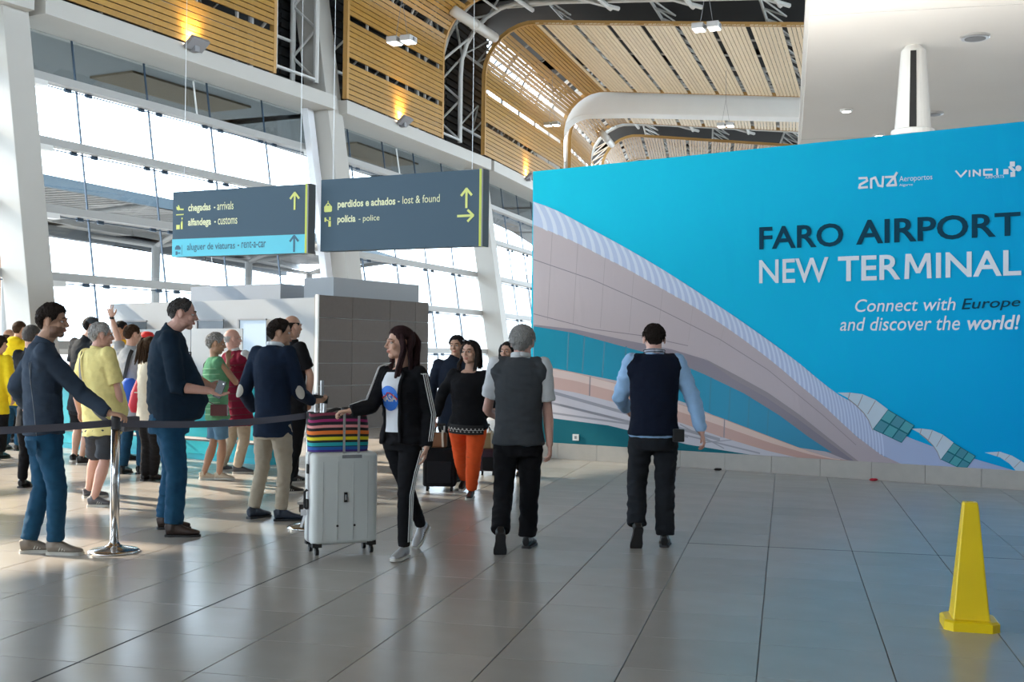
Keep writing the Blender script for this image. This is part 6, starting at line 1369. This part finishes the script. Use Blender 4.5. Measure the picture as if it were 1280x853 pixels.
for z in (.63, .37): m = MB(); m.box(sl_ + Z * z + aD * .0, aW * .006, aD * .02, Z * .035); m.build('latch', M_dark, r, bevel=.003)
m = MB(); m.tube([sl_ + Z * .33, sl_ - aW * .02 + Z * .345, sl_ - aW * .02 + Z * .46, sl_ + Z * .475], .010, 8); m.build('side_handle', M_dark, r)
m = MB(); m.box(sl_ - aW * .03 + Z * .31 - aD * .02, aW * .022, aD * .003, Z * .022); m.build('tag', mat('tag_white', (.7, .7, .72), rough=.6), r); m = MB(); m.tube([sl_ - aW * .01 + Z * .31, sl_ - aW * .05 - aD * .02 + Z * .20], .009, 4, rx=.001); m.build('tag_strip', MATS['tag_white'], r)
for (su, sd_) in ((-1, -1), (1, -1), (-1, 1), (1, 1)):
    c = xyz(SCc, 0) + aW * (su * (hw_ - .045)) + aD * (sd_ * .095)
    m = MB(); m.box(c + Z * .075, aW * .035, aD * .028, Z * .016); m.tube([c + Z * .07, c + Z * .035 - aD * .01], [.018, .014], 8); cs = m.build('caster', M_dark, r)
    m = MB(); m.tube([c + Z * .026 - aW * .012 - aD * .012, c + Z * .026 + aW * .012 - aD * .012], .026, 16); m.build('wheel', S_black, cs, smooth=False)
# telescopic handle
hz = CAM_H - (513 - 440) * 8.35 / F_PX
for u in (-.012, .100): m = MB(); m.box(xyz(SCc, (z1 - .06 + hz) / 2) - aD * .115 + aW * u, aW * .0085, aD * .006, Z * ((hz - z1 + .06) / 2)); m.build('handle_tube', M_alu, r, bevel=.002)
m = MB(); m.tube([xyz(SCc, hz) - aD * .115 + aW * u for u in (-.035, -.012, .100, .118)], [.013, .018, .018, .013], 10); m.build('handle_grip', S_black, r, smooth=True)
m = MB(); m.box(FP(.045, z1 - .03, .001), aW * .075, aD * .003, Z * .012); m.build('handle_recess', M_grey, r)
TB = xyz(SCc, z1 + .002) + aD * .03 - aW * .02; r = empty('tote_bag', TB, 'tote bag with rainbow stripes on black, standing on the suitcase', 'bag')
Ht = .285; rowsT = [(0, .05, (.06, .02, .20)), (.05, .13, (.02, .12, .42)), (.15, .24, (.02, .42, .45)), (.30, .385, (.85, .72, .02)), (.45, .545, (.86, .20, .03)), (.62, .69, (.78, .30, .30)), (.77, .84, (.34, .02, .14)), (.93, 1.0, (.22, .03, .06))]
def tring(z, g_=0): t = z / Ht; w_ = .222 + .012 * math.sin(t * 3) - .006 * t + g_; d_ = .085 + .02 * math.sin(t * 3.1) - .04 * t + g_; return [TB + aW * (w_ * math.copysign(abs(math.cos(a)) ** .45, math.cos(a))) + aD * (d_ * math.copysign(abs(math.sin(a)) ** .6, math.sin(a))) + Z * (z + .006 * math.sin(a * 3) * t) for a in [2 * math.pi * (j + .5) / 32 for j in range(32)]]
m = MB(); zs_ = [Ht * q / 12 for q in range(13)]; vs = [p for z in zs_ for p in tring(z)]; m.add(vs, [(i * 32 + j, i * 32 + (j + 1) % 32, (i + 1) * 32 + (j + 1) % 32, (i + 1) * 32 + j) for i in range(12) for j in range(32)] + [tuple(range(31, -1, -1)), tuple(12 * 32 + j for j in range(32))]); m.build('body', mat('tote_black', (.012, .012, .015), rough=.8), r, smooth=True)
for q, (a, b, c_) in enumerate(rowsT):
    m = MB(); vs = [p for z in np.linspace(a * Ht, b * Ht, 4) for p in tring(z, .002)]; m.add(vs, [(i * 32 + j, i * 32 + (j + 1) % 32, (i + 1) * 32 + (j + 1) % 32, (i + 1) * 32 + j) for i in range(3) for j in range(32)]); m.build('stripe', mat('tote_%d' % q, c_, rough=.75), r, smooth=True)
for s_ in (-1, 1): m = MB(); m.tube([TB + aD * (.04 * s_) + aW * u + Z * (Ht - .02 + .05 * math.sin((u + .11) / .22 * math.pi)) for u in np.linspace(-.11, .11, 9)], .008, 7); m.build('handle', M_dark, r)

# ------------------------------------------------------------------ cabin luggage behind the walkers
def cabin(x0, x1, ytop, ybot, Y, lab, body, bagc, bagx, bagy, lab2, hx):
    a, b = at(x0, ybot, Y), at(x1, ytop, Y); c = (a + b) / 2; c0 = xyz(c, 0); r = empty('cabin_case', c0, lab, 'suitcase', 'dark cabin cases pulled behind')
    m = MB(); rbox(m, c0, X, Yv, (b.x - a.x) / 2, .12, .05, b.z, .03); m.build('body', body, r, smooth=True)
    m = MB(); m.box(c0 - Yv * .123 + Z * (b.z * .45), X * ((b.x - a.x) / 2 - .05), Yv * .01, Z * (b.z * .25)); m.build('pocket', C_blk2, r, bevel=.008)
    for sx in (-1, 1):
        for sy in (-1, 1): m = MB(); m.tube([c0 + X * (sx * ((b.x - a.x) / 2 - .05) - .012) + Yv * (sy * .08) + Z * .028, c0 + X * (sx * ((b.x - a.x) / 2 - .05) + .012) + Yv * (sy * .08) + Z * .028], .028, 12); m.build('wheel', M_dark, r)
    ht = at(hx, 532, Y).z; hc_ = xyz(at(hx, 540, Y), 0)
    for sx in (-.05, .05): m = MB(); m.tube([hc_ + X * sx + Yv * .1 + Z * (b.z - .05), hc_ + X * sx + Yv * .1 + Z * ht], .009, 6); m.build('handle_tube', M_alu, r)
    m = MB(); m.tube([hc_ - X * .06 + Yv * .1 + Z * ht, hc_ + X * .06 + Yv * .1 + Z * ht], .014, 8); m.build('handle_grip', M_dark, r)
    p, q = at(bagx[0], bagy[1], Y), at(bagx[1], bagy[0], Y); bc = (p + q) / 2; r = empty('handbag', xyz(bc, b.z), lab2, 'bag', 'handbags riding on the cabin cases')
    m = MB(); rbox(m, xyz(bc, 0), X, Yv, (q.x - p.x) / 2, .07, b.z + .002, q.z, .02); m.build('body', bagc, r, smooth=True)
    m = MB(); m.tube([xyz(bc, q.z - .02) + X * u - Yv * .05 + Z * (.10 * math.sin((u + .06) / .12 * math.pi)) for u in np.linspace(-.06, .06, 9)], .007, 6); m.build('handle', M_dark, r)
    m = MB(); m.tube([xyz(bc, q.z + .03) + X * .05 - Yv * .076, xyz(bc, q.z - .05) + X * .05 - Yv * .082, xyz(bc, b.z + .012) + X * .055 - Yv * .084], .012, 6, rx=.004); m.build('strap', mat('strap_cream', (.55, .48, .38), rough=.7), r)
M_tan = mat('bag_tan', (.36, .24, .12), rough=.5); M_brn = mat('bag_brown', (.20, .085, .035), rough=.5)
cabin(529, 571, 560, 609, 12.6, 'black cabin case with brown bag on it, beside the orange trousers woman', C_black, M_brn, (537, 559), (541, 560), 'brown leather handbag riding on the black cabin case', 549)
cabin(598, 622, 561, 594, 14.3, 'dark purple cabin case seen between the two walkers', mat('case_purple', (.03, .008, .025), rough=.5), M_tan, (601, 618), (541, 561), 'tan handbag riding on the purple cabin case', 606)
